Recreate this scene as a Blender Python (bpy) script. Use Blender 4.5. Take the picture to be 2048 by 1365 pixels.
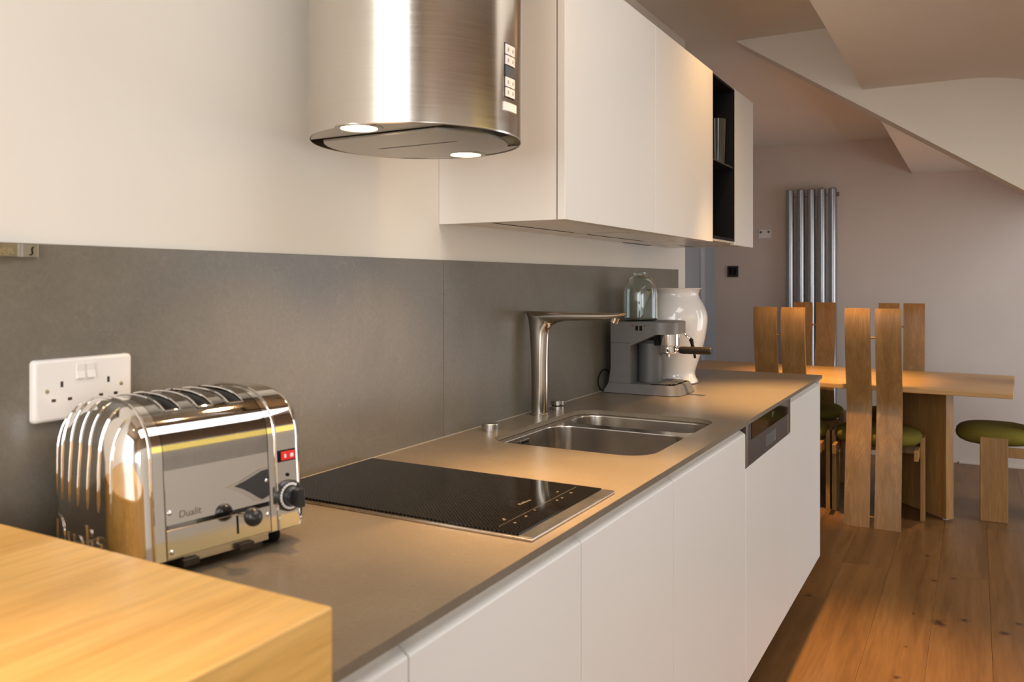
import bpy, bmesh, math, random
from mathutils import Vector, Matrix
from mathutils.bvhtree import BVHTree
random.seed(7)
PI = math.pi
for o in list(bpy.data.objects):
    bpy.data.objects.remove(o, do_unlink=True)
SC = bpy.context.scene
COL = SC.collection

# ------------------------------------------------------------------ camera, world, exposure
cam = bpy.data.cameras.new('camera')
cam.sensor_width = 36.0
cam.lens = 36.0 * 1656.985 / 2048.0
cam.shift_y = -(682.5 - 563.8) / 2048.0
cam.clip_start = 0.02
cam.dof.use_dof = True
cam.dof.focus_distance = 2.35
cam.dof.aperture_fstop = 6.5
camo = bpy.data.objects.new('camera', cam)
COL.objects.link(camo)
camo.location = (1.1058, 0.0, 1.2788)
camo.rotation_euler = (PI / 2, 0, math.radians(29.2643))
SC.camera = camo
SC.view_settings.view_transform = 'Standard'
SC.view_settings.look = 'None'
SC.view_settings.exposure = 0.3
SC.view_settings.gamma = 1.0
SC.view_settings.use_curve_mapping = False

W = bpy.data.worlds.new('sky')
SC.world = W
W.use_nodes = True
W.node_tree.nodes['Background'].inputs[0].default_value = (0.72, 0.86, 1.0, 1)
W.node_tree.nodes['Background'].inputs[1].default_value = 1.2

DAY = (1.0, 0.972, 0.925)
COOL = (0.86, 0.93, 1.0)
WARM = (1.0, 0.60, 0.25)


def area(name, loc, rot, sx, sy, power, color):
    l = bpy.data.lights.new(name, 'AREA')
    l.shape = 'RECTANGLE'; l.size = sx; l.size_y = sy; l.energy = power; l.color = color
    o = bpy.data.objects.new(name, l); COL.objects.link(o)
    o.location = loc; o.rotation_euler = rot
    return o


# daylight standing in the openings: glazed gable behind the camera, dining window, rooflight
area('daylight_back', (1.13, -2.76, 2.26), (PI / 2, 0, 0), 2.1, 3.0, 80, DAY)
area('door_fill_right', (3.36, -1.75, 1.35), (PI / 2, 0, PI / 2), 1.6, 1.0, 16, (0.98, 0.98, 1.0))  # unseen window light, added to brighten the cabinet doors
area('daylight_dining', (3.36, 4.9, 2.1), (PI / 2, 0, PI / 2), 2.3, 3.8, 44, (0.97, 0.97, 1.0))
area('daylight_roof', (1.55, 1.2, 2.66), (0, 0, 0), 0.9, 1.7, 18, (0.98, 0.98, 1.0))


def spot(name, loc, power, angle, blend, color=WARM, radius=0.018, target=None):
    l = bpy.data.lights.new(name, 'SPOT')
    l.energy = power; l.spot_size = math.radians(angle); l.spot_blend = blend
    l.color = color; l.shadow_soft_size = radius
    o = bpy.data.objects.new(name, l); COL.objects.link(o)
    o.location = loc
    if target:
        d = Vector(target) - Vector(loc)
        o.rotation_euler = d.to_track_quat('-Z', 'Y').to_euler()
    return o


SPOTS = [(0.570, 0.05, 62), (0.570, 1.35, 235), (0.570, 2.66, 270), (0.560, 4.45, 240)]

# ------------------------------------------------------------------ materials


def newmat(name):
    m = bpy.data.materials.new(name); m.use_nodes = True
    nt = m.node_tree
    return m, nt, nt.nodes['Principled BSDF']


def nd(nt, typ, **kw):
    n = nt.nodes.new(typ)
    for k, v in kw.items():
        if k.startswith('i_'):
            n.inputs[k[2:].replace('_', ' ')].default_value = v
        else:
            setattr(n, k, v)
    return n


def ramp(nt, fac, stops):
    r = nt.nodes.new('ShaderNodeValToRGB')
    e = r.color_ramp.elements
    while len(e) < len(stops): e.new(0.5)
    for i, (p, c) in enumerate(stops):
        e[i].position = p; e[i].color = (c[0], c[1], c[2], 1)
    nt.links.new(fac, r.inputs[0])
    return r.outputs[0]


def mixc(nt, fac, a, b, blend='MIX'):
    m = nt.nodes.new('ShaderNodeMix'); m.data_type = 'RGBA'; m.blend_type = blend
    if isinstance(fac, (int, float)): m.inputs[0].default_value = fac
    else: nt.links.new(fac, m.inputs[0])
    for s, v in ((6, a), (7, b)):
        if isinstance(v, tuple): m.inputs[s].default_value = (v[0], v[1], v[2], 1)
        else: nt.links.new(v, m.inputs[s])
    return m.outputs[2]


def coords(nt, scale=(1, 1, 1), rnd=False):
    tc = nt.nodes.new('ShaderNodeTexCoord')
    out = tc.outputs['Object']
    if rnd:
        oi = nt.nodes.new('ShaderNodeObjectInfo')
        mu = nd(nt, 'ShaderNodeMath', operation='MULTIPLY'); mu.inputs[1].default_value = 37.0
        nt.links.new(oi.outputs['Random'], mu.inputs[0])
        ad = nd(nt, 'ShaderNodeVectorMath', operation='ADD')
        nt.links.new(out, ad.inputs[0]); nt.links.new(mu.outputs[0], ad.inputs[1])
        out = ad.outputs[0]
    mp = nt.nodes.new('ShaderNodeMapping')
    mp.inputs['Scale'].default_value = scale
    nt.links.new(out, mp.inputs[0])
    return mp.outputs[0]


def noise(nt, vec, scale, detail=4, rough=0.55, dist=0.0):
    n = nd(nt, 'ShaderNodeTexNoise')
    n.inputs['Scale'].default_value = scale; n.inputs['Detail'].default_value = detail
    n.inputs['Roughness'].default_value = rough; n.inputs['Distortion'].default_value = dist
    nt.links.new(vec, n.inputs['Vector'])
    return n.outputs[0]


def bump(nt, bs, h, strength, dist=0.002):
    b = nt.nodes.new('ShaderNodeBump')
    b.inputs['Strength'].default_value = strength; b.inputs['Distance'].default_value = dist
    nt.links.new(h, b.inputs['Height']); nt.links.new(b.outputs[0], bs.inputs['Normal'])


def plain(name, col, rough=0.5, metal=0.0, spec=0.5, var=0.0, nscale=20, bmp=0.0, coat=0.0, bscale=None):
    m, nt, b = newmat(name)
    b.inputs['Roughness'].default_value = rough; b.inputs['Metallic'].default_value = metal
    b.inputs['Specular IOR Level'].default_value = spec
    b.inputs['Coat Weight'].default_value = coat
    v = coords(nt)
    n = noise(nt, v, nscale)
    lo = tuple(c * (1 - var) for c in col); hi = tuple(min(1, c * (1 + var)) for c in col)
    nt.links.new(ramp(nt, n, [(0.3, lo), (0.7, hi)]), b.inputs['Base Color'])
    if bmp:
        bump(nt, b, noise(nt, v, bscale or nscale * 6), bmp)
    return m


def wood(name, dark, mid, light, grain='Y', scale=1.0, rough=0.45, spec=0.4, rnd=True, figure=0.5, var=0.0, knots=None):
    m, nt, b = newmat(name)
    st = {'X': (0.06, 1, 1), 'Y': (1, 0.06, 1), 'Z': (1, 1, 0.06)}[grain]
    st2 = {'X': (0.16, 1, 1), 'Y': (1, 0.16, 1), 'Z': (1, 1, 0.16)}[grain]
    v = coords(nt, st, rnd); v2 = coords(nt, st2, rnd)
    n1 = noise(nt, v2, 9 * scale, 3, 0.5, 0.8)
    # cathedral figure: contour lines of a stretched noise
    mm = nd(nt, 'ShaderNodeMath', operation='MULTIPLY'); mm.inputs[1].default_value = 60.0
    nt.links.new(n1, mm.inputs[0])
    sn = nd(nt, 'ShaderNodeMath', operation='SINE'); nt.links.new(mm.outputs[0], sn.inputs[0])
    mr = nd(nt, 'ShaderNodeMapRange'); nt.links.new(sn.outputs[0], mr.inputs[0])
    mr.inputs[1].default_value = -1; mr.inputs[2].default_value = 1
    n2 = noise(nt, v, 140 * scale, 3, 0.6)
    n3 = noise(nt, v, 26 * scale, 3, 0.5)
    c1 = ramp(nt, n3, [(0.25, dark), (0.5, mid), (0.75, light)])
    c2 = mixc(nt, 0.0, c1, dark)
    mx = c2.node
    f = nd(nt, 'ShaderNodeMath', operation='MULTIPLY'); f.inputs[1].default_value = 0.4 * figure
    nt.links.new(mr.outputs[0], f.inputs[0]); nt.links.new(f.outputs[0], mx.inputs[0])
    c3 = mixc(nt, 0.35, c2, ramp(nt, n2, [(0.35, (0.55, 0.5, 0.45)), (0.6, (1, 1, 1))]), 'MULTIPLY')
    out = c3
    if var:
        oi = nt.nodes.new('ShaderNodeObjectInfo')
        lo = 1 - var; hi = 1 + var
        cr = ramp(nt, oi.outputs['Random'], [(0, (lo, lo, lo)), (0.5, (1, 0.98, 0.95)), (1, (hi, hi * .99, hi * .96))])
        out = mixc(nt, 1.0, out, cr, 'MULTIPLY')
    if knots:
        tc = nt.nodes.new('ShaderNodeTexCoord')
        nz = noise(nt, coords(nt, (1, 1, 1)), 45, 4, 0.6, 1.0)
        for (kx, ky, kr) in knots:
            sb = nd(nt, 'ShaderNodeVectorMath', operation='SUBTRACT'); sb.inputs[1].default_value = (kx, ky, 0)
            nt.links.new(tc.outputs['Object'], sb.inputs[0])
            ml = nd(nt, 'ShaderNodeVectorMath', operation='MULTIPLY'); ml.inputs[1].default_value = (1, 0.8, 0)
            nt.links.new(sb.outputs[0], ml.inputs[0])
            ln = nd(nt, 'ShaderNodeVectorMath', operation='LENGTH'); nt.links.new(ml.outputs[0], ln.inputs[0])
            jt = nd(nt, 'ShaderNodeMath', operation='MULTIPLY_ADD')
            jt.inputs[1].default_value = kr * 2.6
            nt.links.new(nz, jt.inputs[0])
            nt.links.new(ln.outputs['Value'], jt.inputs[2])
            rg = nd(nt, 'ShaderNodeMapRange')
            nt.links.new(jt.outputs[0], rg.inputs[0])
            rg.inputs[1].default_value = kr * 1.4; rg.inputs[2].default_value = kr * 2.5
            rg.inputs[3].default_value = 0.9; rg.inputs[4].default_value = 0.0
            out = mixc(nt, rg.outputs[0], out, (0.035, 0.018, 0.008))
    nt.links.new(out, b.inputs['Base Color'])
    b.inputs['Roughness'].default_value = rough
    b.inputs['Specular IOR Level'].default_value = spec
    bump(nt, b, n2, 0.12, 0.001)
    return m


def brushed(name, col, rough=0.26, axis='Z', aniso=0.0, streak=0.1):
    m, nt, b = newmat(name)
    b.inputs['Metallic'].default_value = 1.0
    st = {'X': (0.02, 1, 1), 'Y': (1, 0.02, 1), 'Z': (1, 1, 0.02), 'H': (0.02, 0.02, 1)}[axis]
    v = coords(nt, st)
    n = noise(nt, v, 420, 3, 0.6)
    lo = tuple(c * (1 - streak) for c in col)
    nt.links.new(ramp(nt, n, [(0.3, lo), (0.7, col)]), b.inputs['Base Color'])
    mr = nd(nt, 'ShaderNodeMapRange'); nt.links.new(n, mr.inputs[0])
    mr.inputs[1].default_value = 0.3; mr.inputs[2].default_value = 0.7
    mr.inputs[3].default_value = rough * 0.88; mr.inputs[4].default_value = rough * 1.12
    nt.links.new(mr.outputs[0], b.inputs['Roughness'])
    b.inputs['Anisotropic'].default_value = aniso
    return m


def emit(name, col, strength):
    m, nt, b = newmat(name)
    b.inputs['Base Color'].default_value = (*col, 1)
    b.inputs['Emission Color'].default_value = (*col, 1)
    b.inputs['Emission Strength'].default_value = strength
    return m


def glassmat(name, col, rough=0.0, ior=1.48):
    m, nt, b = newmat(name)
    b.inputs['Base Color'].default_value = (*col, 1)
    b.inputs['Transmission Weight'].default_value = 1.0
    b.inputs['Roughness'].default_value = rough
    b.inputs['IOR'].default_value = ior
    return m


def ceramic(name, col):
    m, nt, b = newmat(name)
    v = coords(nt)
    n = noise(nt, v, 3.0, 6, 0.6, 0.6); n2 = noise(nt, v, 160, 3, 0.7)
    lo = tuple(c * 0.86 for c in col); hi = tuple(c * 1.14 for c in col)
    c = ramp(nt, n, [(0.3, lo), (0.7, hi)])
    c = mixc(nt, 0.35, c, ramp(nt, n2, [(0.35, (0.72, 0.72, 0.72)), (0.65, (1.15, 1.15, 1.15))]), 'MULTIPLY')
    # pale hairline veins
    vz = nd(nt, 'ShaderNodeTexVoronoi', feature='DISTANCE_TO_EDGE'); vz.inputs['Scale'].default_value = 5.0
    ad = nd(nt, 'ShaderNodeVectorMath', operation='ADD')
    nv = nd(nt, 'ShaderNodeTexNoise'); nv.inputs['Scale'].default_value = 4.0; nv.inputs['Detail'].default_value = 5
    nt.links.new(v, nv.inputs['Vector']); nt.links.new(nv.outputs[1], ad.inputs[0]); nt.links.new(v, ad.inputs[1])
    nt.links.new(ad.outputs[0], vz.inputs['Vector'])
    f = nd(nt, 'ShaderNodeMapRange'); nt.links.new(vz.outputs[0], f.inputs[0])
    f.inputs[1].default_value = 0.0; f.inputs[2].default_value = 0.012; f.inputs[3].default_value = 0.10; f.inputs[4].default_value = 0.0
    c = mixc(nt, f.outputs[0], c, (0.42, 0.37, 0.30))
    nt.links.new(c, b.inputs['Base Color'])
    b.inputs['Roughness'].default_value = 0.30
    b.inputs['Specular IOR Level'].default_value = 0.5
    bump(nt, b, n2, 0.05, 0.0006)
    return m


def hobglass():
    m, nt, b = newmat('black_glass')
    tc = nt.nodes.new('ShaderNodeTexCoord'); sp = nt.nodes.new('ShaderNodeSeparateXYZ')
    nt.links.new(tc.outputs['Object'], sp.inputs[0])

    def mth(op, a, c):
        k = nd(nt, 'ShaderNodeMath', operation=op)
        for i, q in enumerate((a, c)):
            if q is None: continue
            if isinstance(q, (int, float)): k.inputs[i].default_value = q
            else: nt.links.new(q, k.inputs[i])
        return k.outputs[0]
    # fine printed dot grid over the cooking area (flat print)
    fx = mth('SINE', mth('MULTIPLY', sp.outputs[0], 2 * PI / 0.0072), None)
    fy = mth('SINE', mth('MULTIPLY', sp.outputs[1], 2 * PI / 0.0072), None)
    d = mth('GREATER_THAN', mth('MULTIPLY', fx, fy), 0.72)
    d = mth('MULTIPLY', d, mth('LESS_THAN', sp.outputs[0], 0.44))
    nt.links.new(mixc(nt, d, (0.002, 0.0018, 0.0016), (0.034, 0.028, 0.022)), b.inputs['Base Color'])
    b.inputs['Roughness'].default_value = 0.06
    b.inputs['Specular IOR Level'].default_value = 0.13
    return m


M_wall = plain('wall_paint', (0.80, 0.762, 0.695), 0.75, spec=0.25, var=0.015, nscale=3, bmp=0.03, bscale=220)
M_walldim = plain('wall_paint_dimmed', (0.645, 0.555, 0.488), 0.8, spec=0.2, var=0.02, nscale=3, bmp=0.03, bscale=220)  # same wall paint, dimmer light at the far end put into its colour
M_wallgrey = plain('wall_paint_grey', (0.37, 0.40, 0.44), 0.5, spec=0.3, var=0.03, nscale=2)
M_trimgrey = plain('trim_paint_grey', (0.50, 0.53, 0.57), 0.45, spec=0.3, var=0.02)
M_ceil = plain('ceiling_paint', (0.74, 0.69, 0.62), 0.85, spec=0.2, var=0.012, nscale=2, bmp=0.02, bscale=200)
M_brownrefl = plain('brown_reflection_lining', (0.30, 0.205, 0.135), 0.7, spec=0.2, var=0.05)  # unseen brown surface, added to darken the reflection in the hood
M_white = plain('white_lacquer', (0.80, 0.778, 0.742), 0.38, spec=0.45, var=0.008, nscale=4)
M_whiteside = plain('white_satin_panel', (0.79, 0.75, 0.70), 0.45, spec=0.4, var=0.008, nscale=4)
M_under = plain('gloss_underside_warmlit', (0.66, 0.56, 0.42), 0.2, spec=0.6, var=0.01)  # golden reflection of the lit worktop put into this colour
M_cream = plain('cream_channel', (0.76, 0.71, 0.62), 0.4, spec=0.4)
M_cer = ceramic('dark_ceramic', (0.160, 0.141, 0.111))
M_cerwarm = ceramic('dark_ceramic_warmlit', (0.190, 0.150, 0.104))  # same ceramic as the splashback, warm spot light put into its tint
M_black = plain('black_matt', (0.008, 0.0075, 0.007), 0.6, spec=0.12)
M_blackgl = plain('black_plastic', (0.018, 0.017, 0.017), 0.28, spec=0.5)
M_dark = plain('dark_recess', (0.01, 0.009, 0.008), 0.8, spec=0.1)
M_steel = brushed('brushed_steel', (0.60, 0.555, 0.50), 0.27, 'H')
M_hood = brushed('brushed_steel_hood', (0.66, 0.61, 0.55), 0.19, 'H', aniso=0.0, streak=0.04)
M_hoodpl = brushed('steel_plate', (0.52, 0.48, 0.43), 0.36, 'X')
M_sink = plain('sink_steel', (0.60, 0.555, 0.50), 0.22, metal=1.0)
M_tap = brushed('tap_steel', (0.47, 0.42, 0.355), 0.17, 'Z', streak=0.02)
M_chrome = plain('chrome', (0.82, 0.80, 0.77), 0.05, metal=1.0)
M_chrome2 = plain('polished_steel', (0.74, 0.71, 0.67), 0.10, metal=1.0)
M_bronze = plain('aged_bronze_steel', (0.26, 0.22, 0.165), 0.33, metal=1.0, var=0.12, nscale=60)
M_plate = plain('white_plastic', (0.82, 0.79, 0.76), 0.22, spec=0.5)
M_brass = plain('brass_screw', (0.45, 0.38, 0.24), 0.35, metal=1.0)
M_red = plain('red_rocker', (0.75, 0.025, 0.02), 0.25, spec=0.5)
M_badge = plain('dark_badge', (0.03, 0.03, 0.032), 0.3, spec=0.5)
M_coffee = plain('grey_coated_metal', (0.165, 0.155, 0.147), 0.45, metal=0.3, spec=0.45, var=0.03, nscale=60)
M_coffeed = plain('grey_coated_metal_dark', (0.10, 0.096, 0.092), 0.5, metal=0.2, var=0.03)
M_bakelite = plain('dark_brown_handle', (0.022, 0.014, 0.010), 0.38, spec=0.5)
M_vase = plain('white_glazed_ceramic', (0.80, 0.78, 0.755), 0.07, spec=0.55, coat=0.4)
M_jar = glassmat('green_tinted_glass', (0.90, 0.975, 0.955), 0.0, 1.46)
M_hob = hobglass()
M_brown = plain('brown_metal_fascia', (0.05, 0.033, 0.026), 0.4, metal=0.15, spec=0.5, var=0.03)
M_brownedge = plain('pale_edge', (0.55, 0.48, 0.38), 0.25, metal=1.0)
M_disp = plain('grey_handle_recess', (0.14, 0.155, 0.17), 0.3, metal=0.5)
M_dglass = plain('smoked_glass', (0.010, 0.007, 0.005), 0.05, spec=0.6)
M_mark = plain('pale_print', (0.40, 0.34, 0.27), 0.5)
M_hobmark = plain('dim_hob_print', (0.11, 0.092, 0.072), 0.5)
M_markd = plain('dim_print', (0.10, 0.09, 0.075), 0.5)
M_radi = brushed('radiator_steel', (0.42, 0.42, 0.43), 0.34, 'Z', streak=0.02)
M_fabric = plain('olive_fabric', (0.155, 0.122, 0.018), 0.9, spec=0.15, var=0.12, nscale=300, bmp=0.3, bscale=700)
M_tum = plain('ribbed_dark_glass', (0.04, 0.045, 0.043), 0.12, spec=0.7)
M_yellow = emit('self_lit_yellow_blind', (1.0, 0.78, 0.22), 0.75)
M_lamp = emit('halogen_lamp', (1.0, 0.80, 0.50), 14.0)
M_lampd = emit('downlight_lamp', (1.0, 0.72, 0.40), 8.0)
KN = [(0.511, 3.537, .018), (0.983, 3.491, .030), (1.063, 3.564, .017), (0.904, 4.314, .013), (0.948, 3.973, .012), (1.02, 4.04, .010),
      (0.895, 3.542, .010), (0.881, 2.943, .012), (0.891, 3.204, .008), (1.20, 3.50, .020), (1.245, 3.623, .014), (0.661, 4.083, .013)]
M_floor = wood('oak_floor', (0.135, 0.064, 0.020), (0.19, 0.092, 0.030), (0.235, 0.119, 0.041), 'Y', 0.8, 0.36, 0.4, True, 0.30, 0.10, KN)
M_block = wood('golden_oak_block', (0.66, 0.355, 0.090), (0.77, 0.445, 0.128), (0.82, 0.505, 0.168), 'Y', 0.9, 0.42, 0.4, False, 0.18)
M_oak = wood('oak_veneer', (0.275, 0.140, 0.040), (0.365, 0.192, 0.058), (0.43, 0.235, 0.078), 'Z', 1.0, 0.40, 0.4, True, 1.3)
M_oakx = wood('oak_table_top', (0.45, 0.245, 0.078), (0.56, 0.315, 0.105), (0.63, 0.37, 0.13), 'X', 0.8, 0.34, 0.45, True, 0.4)

# ------------------------------------------------------------------ helpers
WM = {}   # world matrix of each empty / part root


def setp(o, label=None, cat=None, group=None, kind=None):
    if label: o['label'] = label
    if cat: o['category'] = cat
    if group: o['group'] = group
    if kind: o['kind'] = kind
    return o


def thing(name, label, cat, loc=(0, 0, 0), rz=0.0, group=None):
    o = bpy.data.objects.new(name, None); COL.objects.link(o)
    o.location = loc; o.rotation_euler = (0, 0, rz); o.empty_display_size = 0.1
    WM[o.name] = Matrix.Translation(loc) @ Matrix.Rotation(rz, 4, 'Z')
    return setp(o, label, cat, group)


def finish(me, mat, smooth=True, angle=35):
    if mat is not None: me.materials.append(mat)
    if smooth:
        for p in me.polygons: p.use_smooth = True
        try: me.set_sharp_from_angle(angle=math.radians(angle))
        except Exception: pass


def obj(name, bm, mat, parent=None, local=False, smooth=True, angle=35, kind=None, label=None):
    """link bm as ONE mesh; coordinates are world unless local"""
    bmesh.ops.recalc_face_normals(bm, faces=bm.faces)
    me = bpy.data.meshes.new(name)
    if parent is not None and not local:
        bm.transform(WM[parent.name].inverted())
    bm.to_mesh(me); bm.free()
    finish(me, mat, smooth, angle)
    o = bpy.data.objects.new(name, me); COL.objects.link(o)
    if parent is not None:
        o.parent = parent
        WM[o.name] = WM[parent.name]
    else:
        WM[o.name] = Matrix.Identity(4)
    if smooth and len(me.polygons) < 20000:
        w = o.modifiers.new('weighted_normal', 'WEIGHTED_NORMAL'); w.keep_sharp = True; w.weight = 60
    if kind: o['kind'] = kind
    if label: o['label'] = label
    return o


def bx(bm, x0, x1, y0, y1, z0, z1, bev=0.0, seg=2):
    r = bmesh.ops.create_cube(bm, size=1.0)
    vs = r['verts']
    for v in vs:
        v.co = Vector(((x0 + x1) / 2 + v.co.x * (x1 - x0), (y0 + y1) / 2 + v.co.y * (y1 - y0), (z0 + z1) / 2 + v.co.z * (z1 - z0)))
    if bev:
        es = {e for v in vs for e in v.link_edges}
        bmesh.ops.bevel(bm, geom=list(es), offset=bev, segments=seg, profile=0.5, affect='EDGES')
    return bm


def B(*a, **k):
    return bx(bmesh.new(), *a, **k)


def ring_loft(bm, rings, cap0=True, cap1=True, closed=True):
    rows = [[bm.verts.new(p) for p in r] for r in rings]
    n = len(rows[0])
    for a, b in zip(rows[:-1], rows[1:]):
        for i in range(n if closed else n - 1):
            j = (i + 1) % n
            bm.faces.new((a[i], a[j], b[j], b[i]))
    if cap0: bm.faces.new(list(reversed(rows[0])))
    if cap1: bm.faces.new(rows[-1])
    return bm


def lathe(bm, prof, cx, cy, n=48, cap0=False, cap1=False):
    rings = [[(cx + r * math.cos(2 * PI * i / n), cy + r * math.sin(2 * PI * i / n), z) for i in range(n)] for r, z in prof]
    return ring_loft(bm, rings, cap0, cap1)


def cyl(bm, p0, p1, r0, r1=None, n=20):
    r1 = r0 if r1 is None else r1
    p0 = Vector(p0); p1 = Vector(p1); d = (p1 - p0).normalized()
    a = d.orthogonal().normalized(); b = d.cross(a)
    f = lambda p, r: [p + a * r * math.cos(2 * PI * i / n) + b * r * math.sin(2 * PI * i / n) for i in range(n)]
    return ring_loft(bm, [f(p0, r0), f(p1, r1)])


def tube(bm, pts, r, n=8, cap=True):
    pts = [Vector(p) for p in pts]
    rings = []; a = None
    for i, p in enumerate(pts):
        d = (pts[min(i + 1, len(pts) - 1)] - pts[max(i - 1, 0)]).normalized()
        if a is None: a = d.orthogonal().normalized()
        a = (a - d * a.dot(d)).normalized(); b = d.cross(a)
        rr = r[i] if isinstance(r, (list, tuple)) else r
        rings.append([p + a * rr * math.cos(2 * PI * k / n) + b * rr * math.sin(2 * PI * k / n) for k in range(n)])
    return ring_loft(bm, rings, cap, cap)


def prism(bm, poly, axis, a0, a1):
    """poly in the two other axes; extruded along axis"""
    def P(u, v, a):
        return {'X': (a, u, v), 'Y': (u, a, v), 'Z': (u, v, a)}[axis]
    return ring_loft(bm, [[P(u, v, a0) for u, v in poly], [P(u, v, a1) for u, v in poly]])


def rrect(x0, x1, y0, y1, r, n=8):
    pts = []
    for cx, cy, a0 in ((x1 - r, y1 - r, 0), (x0 + r, y1 - r, 90), (x0 + r, y0 + r, 180), (x1 - r, y0 + r, 270)):
        for i in range(n + 1):
            a = math.radians(a0 + 90 * i / n)
            pts.append((cx + r * math.cos(a), cy + r * math.sin(a)))
    return pts


def plate(outer, holes, z0, z1):
    """flat plate with holes, in x/y, as a bmesh"""
    cu = bpy.data.curves.new('tmp', 'CURVE'); cu.dimensions = '2D'; cu.fill_mode = 'BOTH'
    cu.extrude = (z1 - z0) / 2
    for loop in [outer] + holes:
        s = cu.splines.new('POLY'); s.points.add(len(loop) - 1)
        for p, q in zip(s.points, loop): p.co = (q[0], q[1], 0, 1)
        s.use_cyclic_u = True
    return curve_bm(cu, Matrix.Translation((0, 0, (z0 + z1) / 2)))


def curve_bm(cu, mtx):
    o = bpy.data.objects.new('tmp', cu); COL.objects.link(o)
    dg = bpy.context.evaluated_depsgraph_get(); dg.update()
    me = bpy.data.meshes.new_from_object(o.evaluated_get(dg))
    bm = bmesh.new(); bm.from_mesh(me)
    bmesh.ops.remove_doubles(bm, verts=bm.verts, dist=1e-6)
    bm.transform(mtx)
    bpy.data.objects.remove(o); bpy.data.meshes.remove(me)
    return bm


def textbm(s, size, depth, mtx, shear=0.0, bevel=0.0):
    cu = bpy.data.curves.new('tmp', 'FONT'); cu.body = s; cu.size = size; cu.extrude = depth; cu.shear = shear
    cu.bevel_depth = bevel; cu.bevel_resolution = 2; cu.resolution_u = 4
    return curve_bm(cu, mtx)


def frame(origin, xdir, ydir):
    x = Vector(xdir).normalized(); y = Vector(ydir).normalized(); z = x.cross(y)
    m = Matrix((x, y, z)).transposed().to_4x4()
    return Matrix.Translation(origin) @ m


def copy_thing(root, loc, rz, label, group=None):
    r = root.copy(); COL.objects.link(r); r.location = loc; r.rotation_euler = (0, 0, rz)
    r['label'] = label
    if group: r['group'] = group
    WM[r.name] = Matrix.Translation(loc) @ Matrix.Rotation(rz, 4, 'Z')
    for ch in list(root.children):
        c = ch.copy(); COL.objects.link(c); c.parent = r
        for g in list(ch.children):
            d = g.copy(); COL.objects.link(d); d.parent = c
    return r


def struct(name, bm, mat, parent=None, smooth=False):
    o = obj(name, bm, mat, parent, smooth=smooth)
    if parent is None: o['kind'] = 'structure'
    return o


# ------------------------------------------------------------------ room shell
YN, YF, XR = -2.8, 6.64, 3.4
ZC, ZS, XS = 2.327, 2.057, 0.704
# floor slab with individual oak planks as pieces
fl = struct('floor', B(-1.0, XR + 0.1, YN - 0.1, YF + 0.1, -0.12, -0.012), M_dark)
PW = 0.1935
joints = {0: [3.53, 5.4, 1.7], 1: [4.036, 2.1, 5.9], 2: [2.75, 4.75, 1.0], 3: [4.09, 2.2, 6.0], 4: [3.0, 4.95, 1.1]}
for k in range(-7, 15):
    x0 = 0.573 + PW * (k - 1); x1 = x0 + PW
    js = sorted(joints.get(k, [YN + 1.0 + random.random() * 1.6 + 1.9 * i for i in range(5)]))
    ys = [YN] + [j for j in js if YN + .3 < j < YF - .2] + [YF]
    for a, b in zip(ys[:-1], ys[1:]):
        bm = bmesh.new()
        bx(bm, x0 + 0.0003, x1 - 0.0003, a + 0.0003, b - 0.0003, -0.012, random.uniform(-0.0006, 0.0))
        top = [e for e in bm.edges if all(v.co.z > -0.005 for v in e.verts)]
        bmesh.ops.bevel(bm, geom=top, offset=0.0006, segments=1, affect='EDGES')
        struct('plank', bm, M_floor, fl)

wl = struct('wall_left', B(-0.735, 0.0, YN, 3.514, 0.0, 4.2), M_wall)
wf = struct('wall_far', B(-0.9, XR + 0.1, YF, YF + 0.12, -0.05, 4.2), M_walldim)
wa = struct('wall_alcove', B(-0.86, -0.735, 3.5, YF, -0.05, 2.6), M_wallgrey)
struct('trim_1', B(-0.735, -0.722, 6.215, 6.31, 0.0, 2.32, bev=0.003), M_trimgrey)
# wall behind the camera with the glazed opening
bm = bmesh.new()
bx(bm, -0.1, 0.06, YN - .1, YN, 0, 4.2); bx(bm, 2.20, XR, YN - .1, YN, 0, 4.2)
bx(bm, 0.06, 2.20, YN - .1, YN, 0, 0.72); bx(bm, 0.06, 2.20, YN - .1, YN, 3.82, 4.2)
struct('wall_back', bm, M_wall)
bm = bmesh.new()
for x in (0.06, 2.16): bx(bm, x, x + .04, YN - .02, YN + .02, 0.72, 3.82)
for z in (0.72, 3.78): bx(bm, 0.10, 2.16, YN - .019, YN + .019, z, z + .04)
struct('window_1', bm, M_trimgrey)
# right-hand wall with the dining window
bm = bmesh.new()
bx(bm, XR, XR + .12, -0.93, 3.7, 0, 2.15); bx(bm, XR, XR + .12, YN, -2.57, 0, 2.15); bx(bm, XR, XR + .12, -2.57, -0.93, 0, 0.83); bx(bm, XR, XR + .12, -2.57, -0.93, 1.87, 2.15)
bx(bm, XR, XR + .12, 6.1, YF, 0, 2.15); bx(bm, XR, XR + .12, 3.7, 6.1, 0, 0.15)
struct('wall_right', bm, M_wall)
bm = bmesh.new()
bx(bm, XR, XR + .12, YN, 3.7, 2.15, 4.2); bx(bm, XR, XR + .12, 6.1, YF, 2.15, 4.2); bx(bm, XR, XR + .12, 3.7, 6.1, 4.02, 4.2)
struct('trim_2', bm, M_brownrefl)  # unseen upper lining, made brown for the hood's reflection
bm = bmesh.new()
for y in (3.7, 4.48, 5.26, 6.06): bx(bm, XR - .01, XR + .05, y, y + .04, 0.15, 4.02)
for z in (0.15, 2.15, 3.98): bx(bm, XR - .009, XR + .049, 3.74, 6.06, z, z + .04)
struct('window_2', bm, M_trimgrey)
bm = bmesh.new()
for y in (-2.57, -1.77, -0.97): bx(bm, XR - .01, XR + .05, y, y + .04, 0.83, 1.87)
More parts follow.
